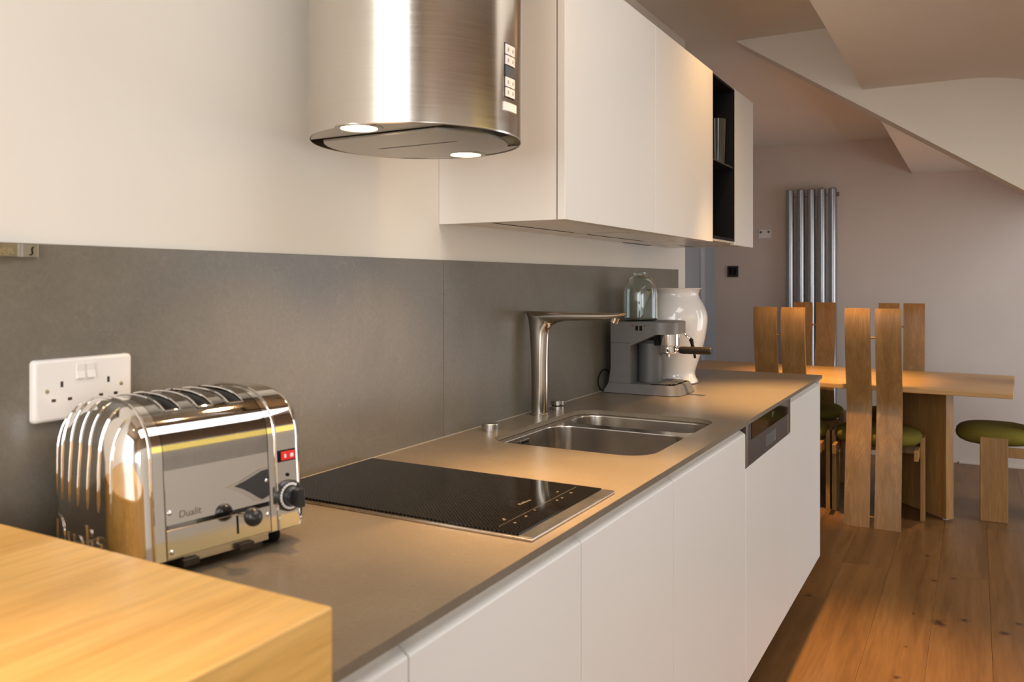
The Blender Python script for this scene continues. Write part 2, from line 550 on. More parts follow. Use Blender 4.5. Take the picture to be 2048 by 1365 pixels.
for z in (0.83, 1.83): bx(bm, XR - .009, XR + .049, -2.53, -0.97, z, z + .04)
struct('added_window_3', bm, M_trimgrey)  # unseen opening, added so daylight reaches the door fronts
# ceilings: flat over the run, dropped curved soffit, higher right zone with a rooflight
struct('ceiling', B(-0.9, XS, 0.40, YF, ZC, 2.85), M_ceil)
prof = [(XS, ZC + .02), (XS, ZS)]
for i in range(13):
    a = math.radians(6 * i)
    prof.append((1.07 + 0.55 * math.sin(a), ZS - 0.55 * (1 - math.cos(a)) * 0.75))
prof += [(1.66, prof[-1][1] + 0.03), (1.66, ZC + .5), (XS, ZC + .5)]
bm = bmesh.new(); prism(bm, prof, 'Y', 2.15, YF)
o = obj('soffit', bm, M_ceil, angle=25); o.name = 'ceiling_soffit'; o['kind'] = 'structure'
bm = bmesh.new()
bx(bm, XS + .001, 1.08, 0.40, 2.149, 2.7, 2.85); bx(bm, 2.02, 2.10, 0.40, 2.149, 2.7, 2.85)
bx(bm, 1.08, 2.02, 0.40, 0.46, 2.7, 2.85); bx(bm, 1.08, 2.02, 2.07, 2.149, 2.7, 2.85)
bx(bm, -0.2, XR + .1, YN - .1, YF + .1, 4.2, 4.3)
bx(bm, 1.66, 1.72, 2.149, YF, 2.0, 4.2); bx(bm, XS, 1.66, 2.149, 2.2, 2.83, 4.2)
struct('ceiling_right', bm, M_brownrefl)
# raking wall (underside of the sloping structure) at y = 3.62
tip = (0.19, ZC); sl = -0.661
poly = [(0.15, ZC + .02), (0.19, ZC), (1.9, ZC + sl * 1.71), (1.9, 2.8), (0.15, 2.8)]
bm = bmesh.new(); prism(bm, poly, 'Y', 3.62, 3.78)
struct('wall_raking', bm, M_ceil)
struct('baseboard_far', B(1.0, XR, YF - .012, YF, 0.0, 0.012), M_walldim)

# downlights in the ceiling (real lamps)
for i, (x, y, p) in enumerate(SPOTS):
    t = thing('ceiling_downlight', ['recessed warm downlight above the oak bar', 'recessed warm downlight above the sink',
              'recessed warm downlight above the dishwasher', 'recessed warm downlight behind the raking wall'][i], 'light', (x, y, ZC), 0, 'ceiling downlights')
    bm = bmesh.new(); lathe(bm, [(0.036, ZC - .001), (0.036, ZC - .006), (0.028, ZC - .006), (0.027, ZC - .001)], x, y, 32)
    obj('ring', bm, M_white, t)
    bm = bmesh.new(); cyl(bm, (x, y, ZC - .0005), (x, y, ZC - .003), 0.0265, n=32)
    obj('lamp', bm, M_lampd, t)
    spot('downlight_beam', (x, y, ZC - 0.02), p, 44, 1.0, WARM, 0.016, (0.38, 5.1, 0.72) if i == 3 else (x + 0.12, y + (0.12 if i == 2 else 0), 0))
    spot('downlight_spill', (x, y, ZC - 0.021), p * (0.03, 0.03, 0.05, 0.05)[i], 120, 1.0, WARM, 0.016, (x, y, 0))
# yellow blind, its daylight put in as glowing fabric, on the opposite wall (seen in the chrome)
t = thing('roller_blind', 'yellow self-lit roller blind on the opposite wall, seen mirrored in the toaster', 'blind', (XR, 2.2, 1.75))
obj('fabric', B(XR - .035, XR - .030, 1.4, 3.2, 1.42, 2.00), M_yellow, t)
bm = bmesh.new(); cyl(bm, (XR - .035, 1.38, 2.03), (XR - .035, 3.22, 2.03), .028, n=20)
obj('roller', bm, M_white, t)

# ------------------------------------------------------------------ worktop, splashback
ZT = 0.91; XE = 0.577; Y0 = 0.556; Y1 = 3.45
wt = thing('worktop', 'thin dark brown ceramic worktop with sink cut-out and rounded corner', 'worktop', (0.3, 2.0, ZT - .012))
SX0, SX1, SY0, SY1 = 0.107, 0.506, 1.648, 2.197
bm = plate([(0.0, Y0), (XE, Y0), (XE, Y1 - .008), (XE - .008, Y1), (0, Y1)], [rrect(SX0, SX1, SY0, SY1, 0.068)], ZT - .012, ZT)
obj('slab', bm, M_cerwarm, wt, angle=30)
sp = thing('splashback', 'dark brown-grey ceramic splashback panels along the wall behind worktop', 'splashback', (0.003, 1.5, ZT))
obj('panel', B(0.0005, 0.006, 0.548, 1.632, ZT + .0005, 1.330, bev=.0006, seg=1), M_cer, sp)
obj('panel', B(0.0005, 0.006, 1.6335, 3.404, ZT + .0005, 1.330, bev=.0006, seg=1), M_cer, sp)
obj('silicone_joint', B(0.0062, 0.0085, Y0, 3.404, ZT + .0002, ZT + .0022), M_mark, sp)

# ------------------------------------------------------------------ base cabinets
XD = 0.569; XB = 0.547; ZB = 0.199; ZDT = 0.884


def door_bm(y0, y1, z1=ZDT, pull=True, z0=ZB):
    bm = bmesh.new()
    if pull:
        poly = [(XB, z0), (XD - .001, z0), (XD, z0 + .001), (XD, z1 - .014), (XD - .0012, z1 - .0115), (XD - .0035, z1 - .010),
                (XD - .016, z1 - .001), (XD - .019, z1), (XB, z1 - .001)]
        prism(bm, poly, 'Y', y0, y1)
    else:
        bx(bm, XB, XD, y0, y1, z0, z1, bev=.001, seg=1)
    return bm


def cabinet(name, y0, y1, label, end=False, group='base cabinets under the worktop'):
    t = thing(name, label, 'cabinet', (0.3, (y0 + y1) / 2, ZB), 0, group)
    bm = bmesh.new()
    ye = y1 - (.02 if end else 0)
    bx(bm, 0.02, XB - .004, y0 + .001, y0 + .017, ZB, ZT - .0125)
    bx(bm, 0.02, XB - .004, ye - .017, ye - .001, ZB, ZT - .0125)
    bx(bm, 0.02, XB - .004, y0 + .017, ye - .017, ZB, ZB + .017)
    bx(bm, 0.02, .03, y0 + .017, ye - .017, ZB + .017, ZT - .0125)
    obj('carcass', bm, M_whiteside, t, smooth=False)
    bm = bmesh.new()
    prism(bm, [(0.505, 0.8845), (0.548, 0.8845), (0.553, 0.8855), (0.5575, 0.8880), (0.5600, 0.8910), (0.5605, ZT - .0125), (0.505, ZT - .0125)], 'Y', y0 + .0172, ye - .0172)
    obj('grip_channel', bm, M_cream, t)
    obj('door', door_bm(y0 + .0015, ye - .0015), M_white, t)
    if end:
        obj('side_panel', B(0.02, XD, y1 - .018, y1, ZB, ZT - .0125, bev=.0008, seg=1), M_white, t)
    return t


cabinet('base_cabinet', Y0, 0.729, 'narrow white handleless base cabinet beside the oak block')
cabinet('base_cabinet', 0.729, 1.179, 'white handleless base cabinet below the toaster end of the hob')
cabinet('base_cabinet', 1.179, 1.629, 'white handleless base cabinet between hob and sink')
cabinet('base_cabinet', 1.629, 2.231, 'wide white handleless base cabinet below the sink')
cabinet('base_cabinet', 2.841, 3.441, 'white handleless base cabinet at the far end of the run', end=True)
t = thing('plinth', 'deeply recessed dark plinth under the base cabinets', 'plinth', (0.3, 2.0, 0))
obj('board', B(0.05, 0.30, Y0, 3.30, 0.0005, ZB - .001), M_black, t)

# dishwasher
dw = thing('dishwasher', 'integrated dishwasher with brown control fascia and white door', 'dishwasher', (0.3, 2.53, ZB))
obj('tub', B(0.05, XB - .006, 2.236, 2.836, ZB + .01, ZT - .0135), M_steel, dw, smooth=False)
obj('door', door_bm(2.2335, 2.8385, 0.778, False), M_white, dw)
fa = obj('control_fascia', B(XB - .005, XD + .001, 2.2345, 2.8385, 0.7815, 0.8955, bev=.0015), M_brown, dw, label='brown metal control fascia')
obj('glass_strip', B(XD + .0005, XD + .0028, 2.292, 2.797, 0.848, 0.8945, bev=.0006, seg=1), M_dglass, fa)
obj('handle_recess', B(XD + .0005, XD + .0018, 2.471, 2.602, 0.795, 0.830), M_disp, fa)
obj('edge_strip', B(XD + .0008, XD + .0024, 2.598, 2.604, 0.795, 0.830), M_brownedge, fa)
obj('edge_strip', B(XD + .0008, XD + .0022, 2.237, 2.250, 0.783, 0.894), M_brownedge, fa)
obj('edge_strip', B(XD + .0008, XD + .0022, 2.793, 2.802, 0.783, 0.847), M_brownedge, fa)
bm = bmesh.new(); bx(bm, XD + .0026, XD + .0032, 2.548, 2.553, 0.872, 0.888); bx(bm, XD + .0026, XD + .0032, 2.553, 2.575, 0.884, 0.888); bx(bm, XD + .0026, XD + .0032, 2.562, 2.568, 0.877, 0.888)
obj('logo_mark', bm, M_disp, fa)

# ------------------------------------------------------------------ wall cabinets
CX = 0.3295; CZ0, CZ1 = 1.414, 1.990


def wallcab(y0, y1, label, first=False, last=False):
    t = thing('wall_cabinet', label, 'cabinet', (0.16, (y0 + y1) / 2, CZ0), 0, 'wall cabinets in one row')
    ys = y0 + .018; ye = y1 - .018
    bm = bmesh.new()
    bx(bm, 0.0005, 0.3075, ys, ye, CZ1 - .018, CZ1); bx(bm, 0.0005, 0.012, ys, ye, CZ0 + .02, CZ1 - .018)
    bx(bm, 0.012, 0.3075, ys + .001, ye - .001, 1.70, 1.718)
    obj('carcass', bm, M_whiteside, t, smooth=False)
    obj('side_panel', B(0.0005, 0.3075, y0 + .0002, y0 + .0178, CZ0 + (0.0 if first else .005), CZ1, bev=.0006, seg=1), M_whiteside, t)
    obj('side_panel', B(0.0005, 0.3075, y1 - .0178, y1 - .0002, CZ0 + .005, CZ1, bev=.0006, seg=1), M_whiteside, t)
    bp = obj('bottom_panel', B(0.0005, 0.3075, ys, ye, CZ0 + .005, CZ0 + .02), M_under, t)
    obj('lamp_slot', B(0.285, 0.292, ys + .03, ye - .03, CZ0 + .0042, CZ0 + .0049), M_brownedge, bp)
    obj('lamp_slot', B(0.10, 0.104, ys + .03, ye - .03, CZ0 + .0042, CZ0 + .0049), M_dark, bp)
    obj('door', B(0.3112, CX, y0 + (0 if first else .0012), y1 - .0012, CZ0, CZ1 + .001, bev=.0008, seg=1), M_white, t)
    return t


wallcab(1.620, 2.200, 'nearest white wall cabinet, its side panel beside the extractor hood', first=True)
wallcab(2.200, 2.774, 'second white wall cabinet, between the nearest one and the black niche')
wallcab(3.066, 3.352, 'narrow white wall cabinet at the far end beyond the black niche')
ni = thing('open_shelf_unit', 'black open niche shelf unit between the white wall cabinets', 'shelf', (0.16, 2.92, CZ0))
bm = bmesh.new()
bx(bm, 0.0005, CX - .001, 2.775, 2.783, CZ0 + .012, CZ1 - .004); bx(bm, 0.0005, CX - .001, 3.057, 3.065, CZ0 + .012, CZ1 - .004)
bx(bm, 0.0005, 0.010, 2.783, 3.057, CZ0 + .004, CZ1 - .004)
bx(bm, 0.010, CX - .001, 2.783, 3.057, CZ0 + .012, CZ0 + .022); bx(bm, 0.010, CX - .001, 2.783, 3.057, CZ1 - .012, CZ1 - .004)
obj('box', bm, M_black, ni, smooth=False)
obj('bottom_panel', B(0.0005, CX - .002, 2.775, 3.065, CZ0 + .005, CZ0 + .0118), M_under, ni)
obj('shelf', B(0.011, CX - .004, 2.7835, 3.0565, 1.694, 1.700), M_blackgl, ni)
tu = thing('tumbler', 'tall ribbed dark glass tumbler standing on the black niche shelf', 'glass', (0.283, 2.99, 1.7))
bm = bmesh.new()
nn = 72
prf = [(0.024, 1.7005), (0.0265, 1.704), (0.0285, 1.78), (0.031, 1.868), (0.0295, 1.868), (0.0265, 1.78), (0.023, 1.710)]
rings = []
for q, (r, z) in enumerate(prf):
    rings.append([(0.283 + (r + (0.0008 if (i % 3 == 0 and 0 < q < 4) else 0)) * math.cos(2 * PI * i / nn), 2.99 + (r + (0.0008 if (i % 3 == 0 and 0 < q < 4) else 0)) * math.sin(2 * PI * i / nn), z) for i in range(nn)])
ring_loft(bm, rings)
obj('cup', bm, M_tum, tu)

# ------------------------------------------------------------------ extractor hood
HX, HY, HR, HZ = 0.247, 1.19, 0.186, 1.523
hd = thing('extractor_hood', 'cylindrical brushed steel extractor hood hanging above the hob', 'hood', (HX, HY, HZ))
bm = bmesh.new()
lathe(bm, [(HR - .003, HZ + .06), (HR - .003, HZ), (HR - .0008, HZ - .0008), (HR, HZ + .001), (HR, HZ + .002), (HR, HZ + .004), (HR, HZ + .4), (HR, ZC - .004), (HR, ZC - .0005), (HR - .003, ZC - .0005), (HR - .003, HZ + .06)], HX, HY, 128)
obj('cylinder', bm, M_hood, hd)
bm = bmesh.new(); cyl(bm, (HX, HY, HZ + .030), (HX, HY, HZ + .036), HR - .004, n=64)
obj('inner_plate', bm, M_dark, hd)
yA, yB = 1.075, 1.305
for s in (-1, 1):
    yc = yA if s < 0 else yB
    rr = HR - .0045
    hw = math.sqrt(rr ** 2 - (yc - HY) ** 2)
    a0 = math.atan2(yc - HY, hw); a1 = math.atan2(yc - HY, -hw)
    if s < 0: a0, a1 = a1, a0 if a0 > a1 else a0 + 2 * PI
    if s < 0:
        a0 = math.atan2(yc - HY, -hw); a1 = math.atan2(yc - HY, hw)
        if a1 < a0: a1 += 2 * PI
    pts = [(HX + rr * math.cos(a0 + (a1 - a0) * i / 24), HY + rr * math.sin(a0 + (a1 - a0) * i / 24)) for i in range(25)]
    lx, ly = 0.25, (1.030 if s < 0 else 1.345)
    cir = [(lx + .0285 * math.cos(2 * PI * i / 28), ly + .0285 * math.sin(2 * PI * i / 28)) for i in range(28)]
    obj('light_panel', plate(pts, [cir], HZ + .0006, HZ + .003), M_hoodpl, hd)
    bm = bmesh.new(); lathe(bm, [(0.0385, HZ + .0005), (0.0385, HZ - .0008), (0.0292, HZ - .0010), (0.0288, HZ + .003)], lx, ly, 36)
    lr = obj('light_ring', bm, M_hoodpl, hd)
    bm = bmesh.new(); lathe(bm, [(0.0286, HZ + .0004), (0.018, HZ - .0006), (0.0005, HZ - .0009)], lx, ly, 36)
    obj('lamp', bm, M_lamp, lr, label='glowing warm halogen lamp')
    spot('hood_beam', (lx, ly, HZ - .006), 9, 105, 0.7, WARM, 0.022, (lx, ly, 0))
# centre filter panel with slot
rr = 0.160
pts = []
for s in (1, -1):
    hh = 0.108
    a = math.asin(hh / rr)
    for i in range(17):
        ang = -a + 2 * a * i / 16
        pts.append((HX + s * rr * math.cos(ang), HY + s * rr * math.sin(ang)))
sl_ = rrect(HX - .085, HX + .085, HY - .0035, HY + .0035, .0034, 4)
fp = obj('filter_panel', plate(pts, [sl_], HZ - .004, HZ - .0005), M_hoodpl, hd)
obj('slot_strip', B(HX - .087, HX + .087, HY - .006, HY + .006, HZ - .0003, HZ + .001), M_chrome2, fp)
for dx in (-.06, 0.0, .06):
    obj('clip', B(HX + dx - .005, HX + dx + .005, HY - .003, HY + .003, HZ - .0035, HZ - .0004), M_black, fp)


def hood_patch(y0, y1, z0, z1, th, mat, name, parent, off=0.0):
    bm = bmesh.new(); rows = []
    n = 6
    for zz in (z0, z1):
        for rad in (HR - .002, HR + th):
            rows.append([])
    ring = []
    for i in range(n + 1):
        y = y0 + (y1 - y0) * i / n
        a = math.asin((y - HY) / HR)
        ring.append(a)
    outer0 = [(HX + (HR + th) * math.cos(a), HY + (HR + th) * math.sin(a), z0) for a in ring]
    outer1 = [(p[0], p[1], z1) for p in outer0]
    inn0 = [(HX + (HR - .001) * math.cos(a), HY + (HR - .001) * math.sin(a), z0) for a in ring]
    inn1 = [(p[0], p[1], z1) for p in inn0]
    ring_loft(bm, [inn0 + list(reversed(outer0)), inn1 + list(reversed(outer1))])
    return obj(name, bm, mat, parent, angle=30)


cp = hood_patch(1.1765, 1.2085, 1.5815, 1.671, .0008, M_dark, 'control_panel', hd)
for (za, zb) in ((1.652, 1.6695), (1.635, 1.651), (1.599, 1.6155), (1.5825, 1.598)):
    hood_patch(1.1775, 1.1922, za + .0005, zb - .0005, .0022, M_plate, 'button', cp)
    hood_patch(1.1930, 1.2075, za + .0005, zb - .0005, .0022, M_plate, 'button', cp)
    for yy in (1.1848, 1.2003):
        hood_patch(yy - .0022, yy + .0022, (za + zb) / 2 - .003, (za + zb) / 2 + .003, .0025, M_mark, 'button_symbol', cp)
hood_patch(1.1775, 1.2075, 1.6165, 1.6335, .0018, M_disp, 'display', cp)
bd = hood_patch(1.1735, 1.2140, 1.5600, 1.5735, .0024, M_plate, 'badge', hd)

# ------------------------------------------------------------------ hob
hb = thing('hob', 'narrow black glass induction hob with steel trim in the worktop', 'hob', (0.29, 1.19, ZT))
bm = bmesh.new(); bx(bm, 0.022, 0.5585, 1.0345, 1.3435, ZT + .0004, ZT + .0045, bev=.0012)
obj('steel_frame', bm, M_steel, hb)
gl = obj('glass', B(0.026, 0.5345, 1.0405, 1.341, ZT + .0046, ZT + .0075, bev=.0012), M_hob, hb)
obj('front_strip', B(0.5355, 0.5575, 1.0365, 1.342, ZT + .0046, ZT + .006, bev=.0006, seg=1), M_steel, hb)
zz = ZT + .0076
bm = bmesh.new()
bx(bm, 0.4915, 0.4921, 1.056, 1.326, zz, zz + .0001)
for x, y, w, h in ((0.4818, 1.0904, .005, .003), (0.478, 1.094, .002, .002), (0.5032, 1.0845, .008, .0025), (0.5013, 1.1228, .004, .003), (0.4782, 1.2799, .006, .0025),
                   (0.5013, 1.2851, .007, .003), (0.5022, 1.2481, .008, .0022), (0.5019, 1.2298, .007, .0022), (0.497, 1.160, .006, .002)):
    bx(bm, x - .0018, x + .0018, y - h, y + h, zz, zz + .0001)
obj('control_marks', bm, M_hobmark, gl, smooth=False, kind='stuff')
bm = bmesh.new()
for i in range(5):
    y = 1.176 + i * .0072; x = 0.4602 + .0006 * i
    bx(bm, x - (.0035 if i in (0, 2) else .002), x + .002, y, y + .0052, zz, zz + .0001)
obj('logo', bm, M_hobmark, gl, smooth=False, kind='stuff')

# ------------------------------------------------------------------ sink
sk = thing('sink', 'undermounted stainless steel sink with one large and one small bowl', 'sink', (0.3, 1.92, ZT - .013))
zr = ZT - .0125
bowls = [(0.128, 0.500, 1.660, 1.985, 0.055, 0.17), (0.131, 0.496, 2.030, 2.178, 0.050, 0.105)]
hl = [rrect(a, b, c, d, r, 10) for a, b, c, d, r, dep in bowls]
obj('rim', plate(rrect(0.085, 0.525, 1.635, 2.212, .03), hl, zr - .0012, zr - .0002), M_sink, sk)
for (a, b, c, d, r, dep) in bowls:
    bm = bmesh.new(); rings = []
    def rr_(ins, z, rad): return [(x, y, z) for x, y in rrect(a + ins, b - ins, c + ins, d - ins, max(rad, .004), 10)]
    rings.append(rr_(0.0, zr - .0002, r)); rings.append(rr_(0.0012, zr - .003, r))
    rings.append(rr_(0.004, zr - dep + .03, r - .004))
    for i in range(1, 7):
        q = math.radians(15 * i)
        rings.append(rr_(0.004 + .028 * (1 - math.cos(q)), zr - dep + .03 - .03 * math.sin(q), r - .004 - .02 * (1 - math.cos(q))))
    ring_loft(bm, rings, cap0=False)
    bw = obj('bowl', bm, M_sink, sk, angle=60)
    cx_, cy_ = (a + b) / 2, (c + d) / 2
    bm = bmesh.new(); lathe(bm, [(0.043, zr - dep + .0003), (0.043, zr - dep + .003), (0.034, zr - dep + .0025), (0.030, zr - dep + .0008), (0.003, zr - dep + .0008)], cx_, cy_, 32)
    obj('drain', bm, M_chrome2, bw)
    if dep > .15:
        of = obj('overflow', B(a + .0022, a + .0044, 1.779, 1.829, zr - .036, zr - .010, bev=.0008), M_chrome2, bw)
        obj('overflow_slot', B(a + .0045, a + .0050, 1.785, 1.823, zr - .018, zr - .014), M_dark, bw)
        obj('overflow_slot', B(a + .0045, a + .0050, 1.785, 1.823, zr - .028, zr - .024), M_dark, bw)

# ------------------------------------------------------------------ tap
tp = thing('tap', 'tall angular brushed steel kitchen tap behind the sink', 'tap', (0.0497, 2.042, ZT))
bm = bmesh.new()
PR = [((0.0262, .9145), (0.0738, .9145), .0232), ((0.0258, 1.0052), (0.0742, 1.0052), .0225), ((0.0240, 1.0749), (0.0745, 1.0760), .0218), ((0.0200, 1.135), (0.0775, 1.137), .0212),
      ((0.0155, 1.171), (0.0862, 1.1561), .0208), ((0.0100, 1.190), (0.0925, 1.1603), .0208), ((0.0090, 1.1972), (0.0984, 1.1633), .0208), ((0.030, 1.1970), (0.105, 1.1660), .0208), ((0.0831, 1.1962), (0.1227, 1.1703), .0207),
      ((0.1150, 1.1960), (0.1330, 1.1722), .0205), ((0.1611, 1.1956), (0.1611, 1.1732), .0203), ((0.2204, 1.1957), (0.2213, 1.1762), .0195), ((0.2578, 1.1956), (0.2578, 1.1791), .0188),
      ((0.2889, 1.1956), (0.2886, 1.1856), .0178), ((0.2985, 1.1956), (0.2973, 1.1925), .0165)]
def cr(p0, p1, p2, p3, t): return 0.5 * (2 * p1 + (p2 - p0) * t + (2 * p0 - 5 * p1 + 4 * p2 - p3) * t * t + (3 * p1 - p0 - 3 * p2 + p3) * t ** 3)
FL = [(a[0], a[1], b[0], b[1], w) for a, b, w in PR]
FL = [FL[0]] + FL + [FL[-1]]
PR = []
for i in range(1, len(FL) - 2):
    for k in range(4):
        v = [cr(FL[i - 1][d], FL[i][d], FL[i + 1][d], FL[i + 2][d], k / 4) for d in range(5)]
        PR.append(((v[0], min(v[1], 1.1972)), (v[2], v[3]), v[4]))
v = FL[-1]; PR.append(((v[0], v[1]), (v[2], v[3]), v[4]))
rings = []
for (a, b, w) in PR:
    c = Vector(((a[0] + b[0]) / 2, 0, (a[1] + b[1]) / 2)); h = Vector((a[0], 0, a[1])) - c
    k = min(1.0, max(0.0, (a[0] - .03) / .1)) if a[1] > 1.19 else 0.0
    e = 2 / (2 + 1.6 * k)
    ring = []
    for i in range(32):
        q = 2 * PI * i / 32
        cc = math.copysign(abs(math.cos(q)) ** e, math.cos(q)); ss = math.copysign(abs(math.sin(q)) ** e, math.sin(q))
        p = c + h * cc
        ring.append((p.x, 2.042 + w * ss, p.z))
    rings.append(ring)
ring_loft(bm, rings)
obj('body', bm, M_tap, tp, angle=50)
bm = bmesh.new(); lathe(bm, [(0.0275, ZT + .0003), (0.0275, ZT + .0035), (0.0265, ZT + .0048), (0.0245, ZT + .0050)], 0.050, 2.042, 40, cap0=True, cap1=True)
obj('base_ring', bm, M_tap, tp)
bm = bmesh.new(); cyl(bm, (0.2745, 2.042, 1.184), (0.2690, 2.042, 1.1715), 0.0115, 0.0112, 24)
obj('aerator', bm, M_chrome, tp)


def knob(y, x, label, tall=False):
    t = thing('control_knob', label, 'knob', (x, y, ZT))
    bm = bmesh.new()
    lathe(bm, [(0.0215, ZT + .0003), (0.0215, ZT + .0165), (0.0205, ZT + .018), (0.001, ZT + .0182)], x, y, 40, cap0=True, cap1=True)
    if not tall:
        obj('cap', bm, M_steel, t)
    else:
        bm.free(); bm = bmesh.new()
        lathe(bm, [(0.0195, ZT + .0003), (0.0195, ZT + .010), (0.0185, ZT + .011)], x, y, 40, cap0=True, cap1=True)
        obj('base', bm, M_steel, t)
        bm = bmesh.new(); lathe(bm, [(0.0165, ZT + .0112), (0.0165, ZT + .0138)], x, y, 40, cap0=True, cap1=True)
        obj('groove', bm, M_dark, t)
        bm = bmesh.new(); lathe(bm, [(0.0195, ZT + .0140), (0.0195, ZT + .026), (0.0185, ZT + .027), (0.001, ZT + .0272)], x, y, 40, cap0=True, cap1=True)
        obj('cap', bm, M_steel, t)


knob(1.765, 0.055, 'low round steel waste knob on the worktop near the sink corner')
knob(2.150, 0.052, 'round two-tier steel mixer knob just right of the tap', True)

# ------------------------------------------------------------------ coffee machine (front faces the room)
cm = thing('coffee_machine', 'grey metal espresso machine on the worktop by the white vase', 'coffee machine', (0.15, 2.66, ZT))
yn, yfar = 2.571, 2.749


def dshape(x0, x1, y0, y1, r, n=10):
    """rectangle with the two +x corners rounded, ccw"""
    pts = [(x0, y0)]
    for i in range(n + 1):
        a = math.radians(-90 + 90 * i / n); pts.append((x1 - r + r * math.cos(a), y0 + r + r * math.sin(a)))
    for i in range(n + 1):
        a = math.radians(90 * i / n); pts.append((x1 - r + r * math.cos(a), y1 - r + r * math.sin(a)))
    pts.append((x0, y1))
    return pts


bm = bmesh.new()
d0 = dshape(0.021, 0.281, 2.556, 2.764, .045); d1 = dshape(0.036, 0.268, 2.569, 2.751, .040)
ring_loft(bm, [[(x, y, ZT + .0015) for x, y in d0], [(x, y, ZT + .003) for x, y in d0], [(x, y, ZT + .0325) for x, y in d1]])
ba = obj('base', bm, M_coffee, cm, angle=30)
bm = bmesh.new()
prism(bm, [(0.042, ZT + .0328), (0.1105, ZT + .0328), (0.1105, 1.0755), (0.042, 1.0755), (0.042, 0.985)], 'Y', yn + .001, yfar - .001)
# flare of the column foot
obj('column', bm, M_coffee, cm, angle=25)
bm = bmesh.new()
prism(bm, [(0.034, ZT + .0330), (0.0415, ZT + .0330), (0.0415, 0.99)], 'Y', yn + .002, yfar - .002)
obj('column_flare', bm, M_coffee, cm, smooth=False)
# head: side profile with raked underside, rounded nose
bm = bmesh.new()
poly = [(0.042, 1.0765), (0.1105, 1.0765), (0.1105, 1.0665), (0.198, 1.107), (0.198, 1.1465), (0.194, 1.1475), (0.046, 1.1455), (0.042, 1.142)]
prism(bm, poly, 'Y', yn, yfar)
bmesh.ops.bevel(bm, geom=[e for e in bm.edges if abs(e.verts[0].co.y - e.verts[1].co.y) < 1e-5 and min(v.co.z for v in e.verts) > 1.14], offset=.002, segments=2, affect='EDGES')
obj('head', bm, M_coffee, cm, angle=25)
bm = bmesh.new()
nose = dshape(0.198, 0.258, yn, yfar, .058, 12)
nose2 = dshape(0.198, 0.256, yn + .002, yfar - .002, .057, 12)
ring_loft(bm, [[(x, y, 1.107) for x, y in nose], [(x, y, 1.1455) for x, y in nose], [(x, y, 1.1475) for x, y in nose2]])
obj('nose', bm, M_coffee, cm, angle=25)
# front-side controls
for x in (0.1345, 0.1485):
    sw = obj('rocker_switch', B(x - .0042, x + .0042, yn - .003, yn + .001, 1.1185, 1.1340, bev=.0008), M_black, cm)
for x in (0.121, 0.161):
    bm = bmesh.new(); cyl(bm, (x, yn + .001, 1.1345), (x, yn - .002, 1.1345), .0026, n=14)
    obj('indicator_lamp', bm, plain('amber_lens', (0.22, 0.035, 0.015), .2), cm)
bm = bmesh.new()
for x, z, w in ((0.111, 1.1345, .004), (0.172, 1.1345, .0045), (0.1345, 1.109, .0022), (0.1485, 1.109, .0022), (0.1415, 1.1085, .003)):
    bx(bm, x - w, x + w, yn - .0006, yn, z - .0006, z + .0006)
obj('printed_marks', bm, M_coffeed, cm, smooth=False, kind='stuff')
bm = bmesh.new(); lathe(bm, [(0.040, ZT + .0335), (0.040, 1.073), (0.030, 1.085)], 0.1515, 2.655, 40, cap0=True, cap1=True)
obj('water_tank', bm, M_coffeed, cm)
bm = bmesh.new(); lathe(bm, [(0.0365, 1.1065), (0.0365, 1.068), (0.035, 1.0665), (0.001, 1.0664)], 0.2115, 2.66, 40)
gh = obj('group_head', bm, M_chrome, cm)
obj('side_shield', B(0.176, 0.1765 + .012, 2.622, 2.695, 1.0675, 1.1065), M_black, gh)
bm = bmesh.new()
lathe(bm, [(0.030, 1.0662), (0.030, 1.044), (0.028, 1.041), (0.012, 1.037), (0.006, 1.036), (0.006, 1.029), (0.001, 1.029)], 0.2115, 2.66, 36)
pf = obj('portafilter', bm, M_chrome, cm)
bm = bmesh.new(); cyl(bm, (0.240, 2.66, 1.0525), (0.256, 2.657, 1.0530), .006, .0085, 20)
obj('handle_neck', bm, M_chrome, pf)
bm = bmesh.new(); tube(bm, [(0.252, 2.657, 1.0530), (0.262, 2.656, 1.0532), (0.30, 2.652, 1.0536), (0.358, 2.646, 1.0546), (0.3615, 2.646, 1.0547)], [.0105, .0122, .0124, .0124, .0112], 20)
obj('handle', bm, M_bakelite, pf)
# steam wand on the far side
bm = bmesh.new(); tube(bm, [(0.246, 2.722, 1.106), (0.252, 2.722, 1.098), (0.262, 2.722, 1.092), (0.270, 2.722, 1.083), (0.276, 2.722, 1.066), (0.281, 2.722, 1.045), (0.283, 2.722, 1.026)], .0032, 10)
sw = obj('steam_wand', bm, M_chrome, cm)
bm = bmesh.new(); tube(bm, [(0.266, 2.722, 1.085), (0.271, 2.722, 1.083), (0.2745, 2.722, 1.066), (0.2755, 2.722, 1.060)], [.0075, .0068, .0052, .0070], 12)
obj('grip', bm, M_black, sw)
bm = bmesh.new(); cyl(bm, (0.2818, 2.722, 1.036), (0.2836, 2.722, 1.022), .0046, .004, 12)
obj('tip', bm, M_black, sw)
# drip tray with slats
tr = obj('drip_tray', B(0.176, 0.256, 2.580, 2.740, ZT + .0327, ZT + .0338), M_dark, cm)
for i in range(9):
    x = 0.181 + i * .0086
    ins = 0 if i < 6 else (i - 5) ** 2 * .0035
    obj('slat', B(x - .0021, x + .0021, 2.580 + ins, 2.740 - ins, ZT + .0345, ZT + .0372, bev=.0006, seg=1), M_coffee, tr)
bm = bmesh.new()
pts = []
for i in range(23):
    a = math.radians(40 + 14 * i); pts.append((0.022, 2.565 + .052 * math.cos(a), 0.9505 + .035 * math.sin(a)))
tube(bm, pts, .0028, 8)
obj('power_cord', bm, M_black, cm)

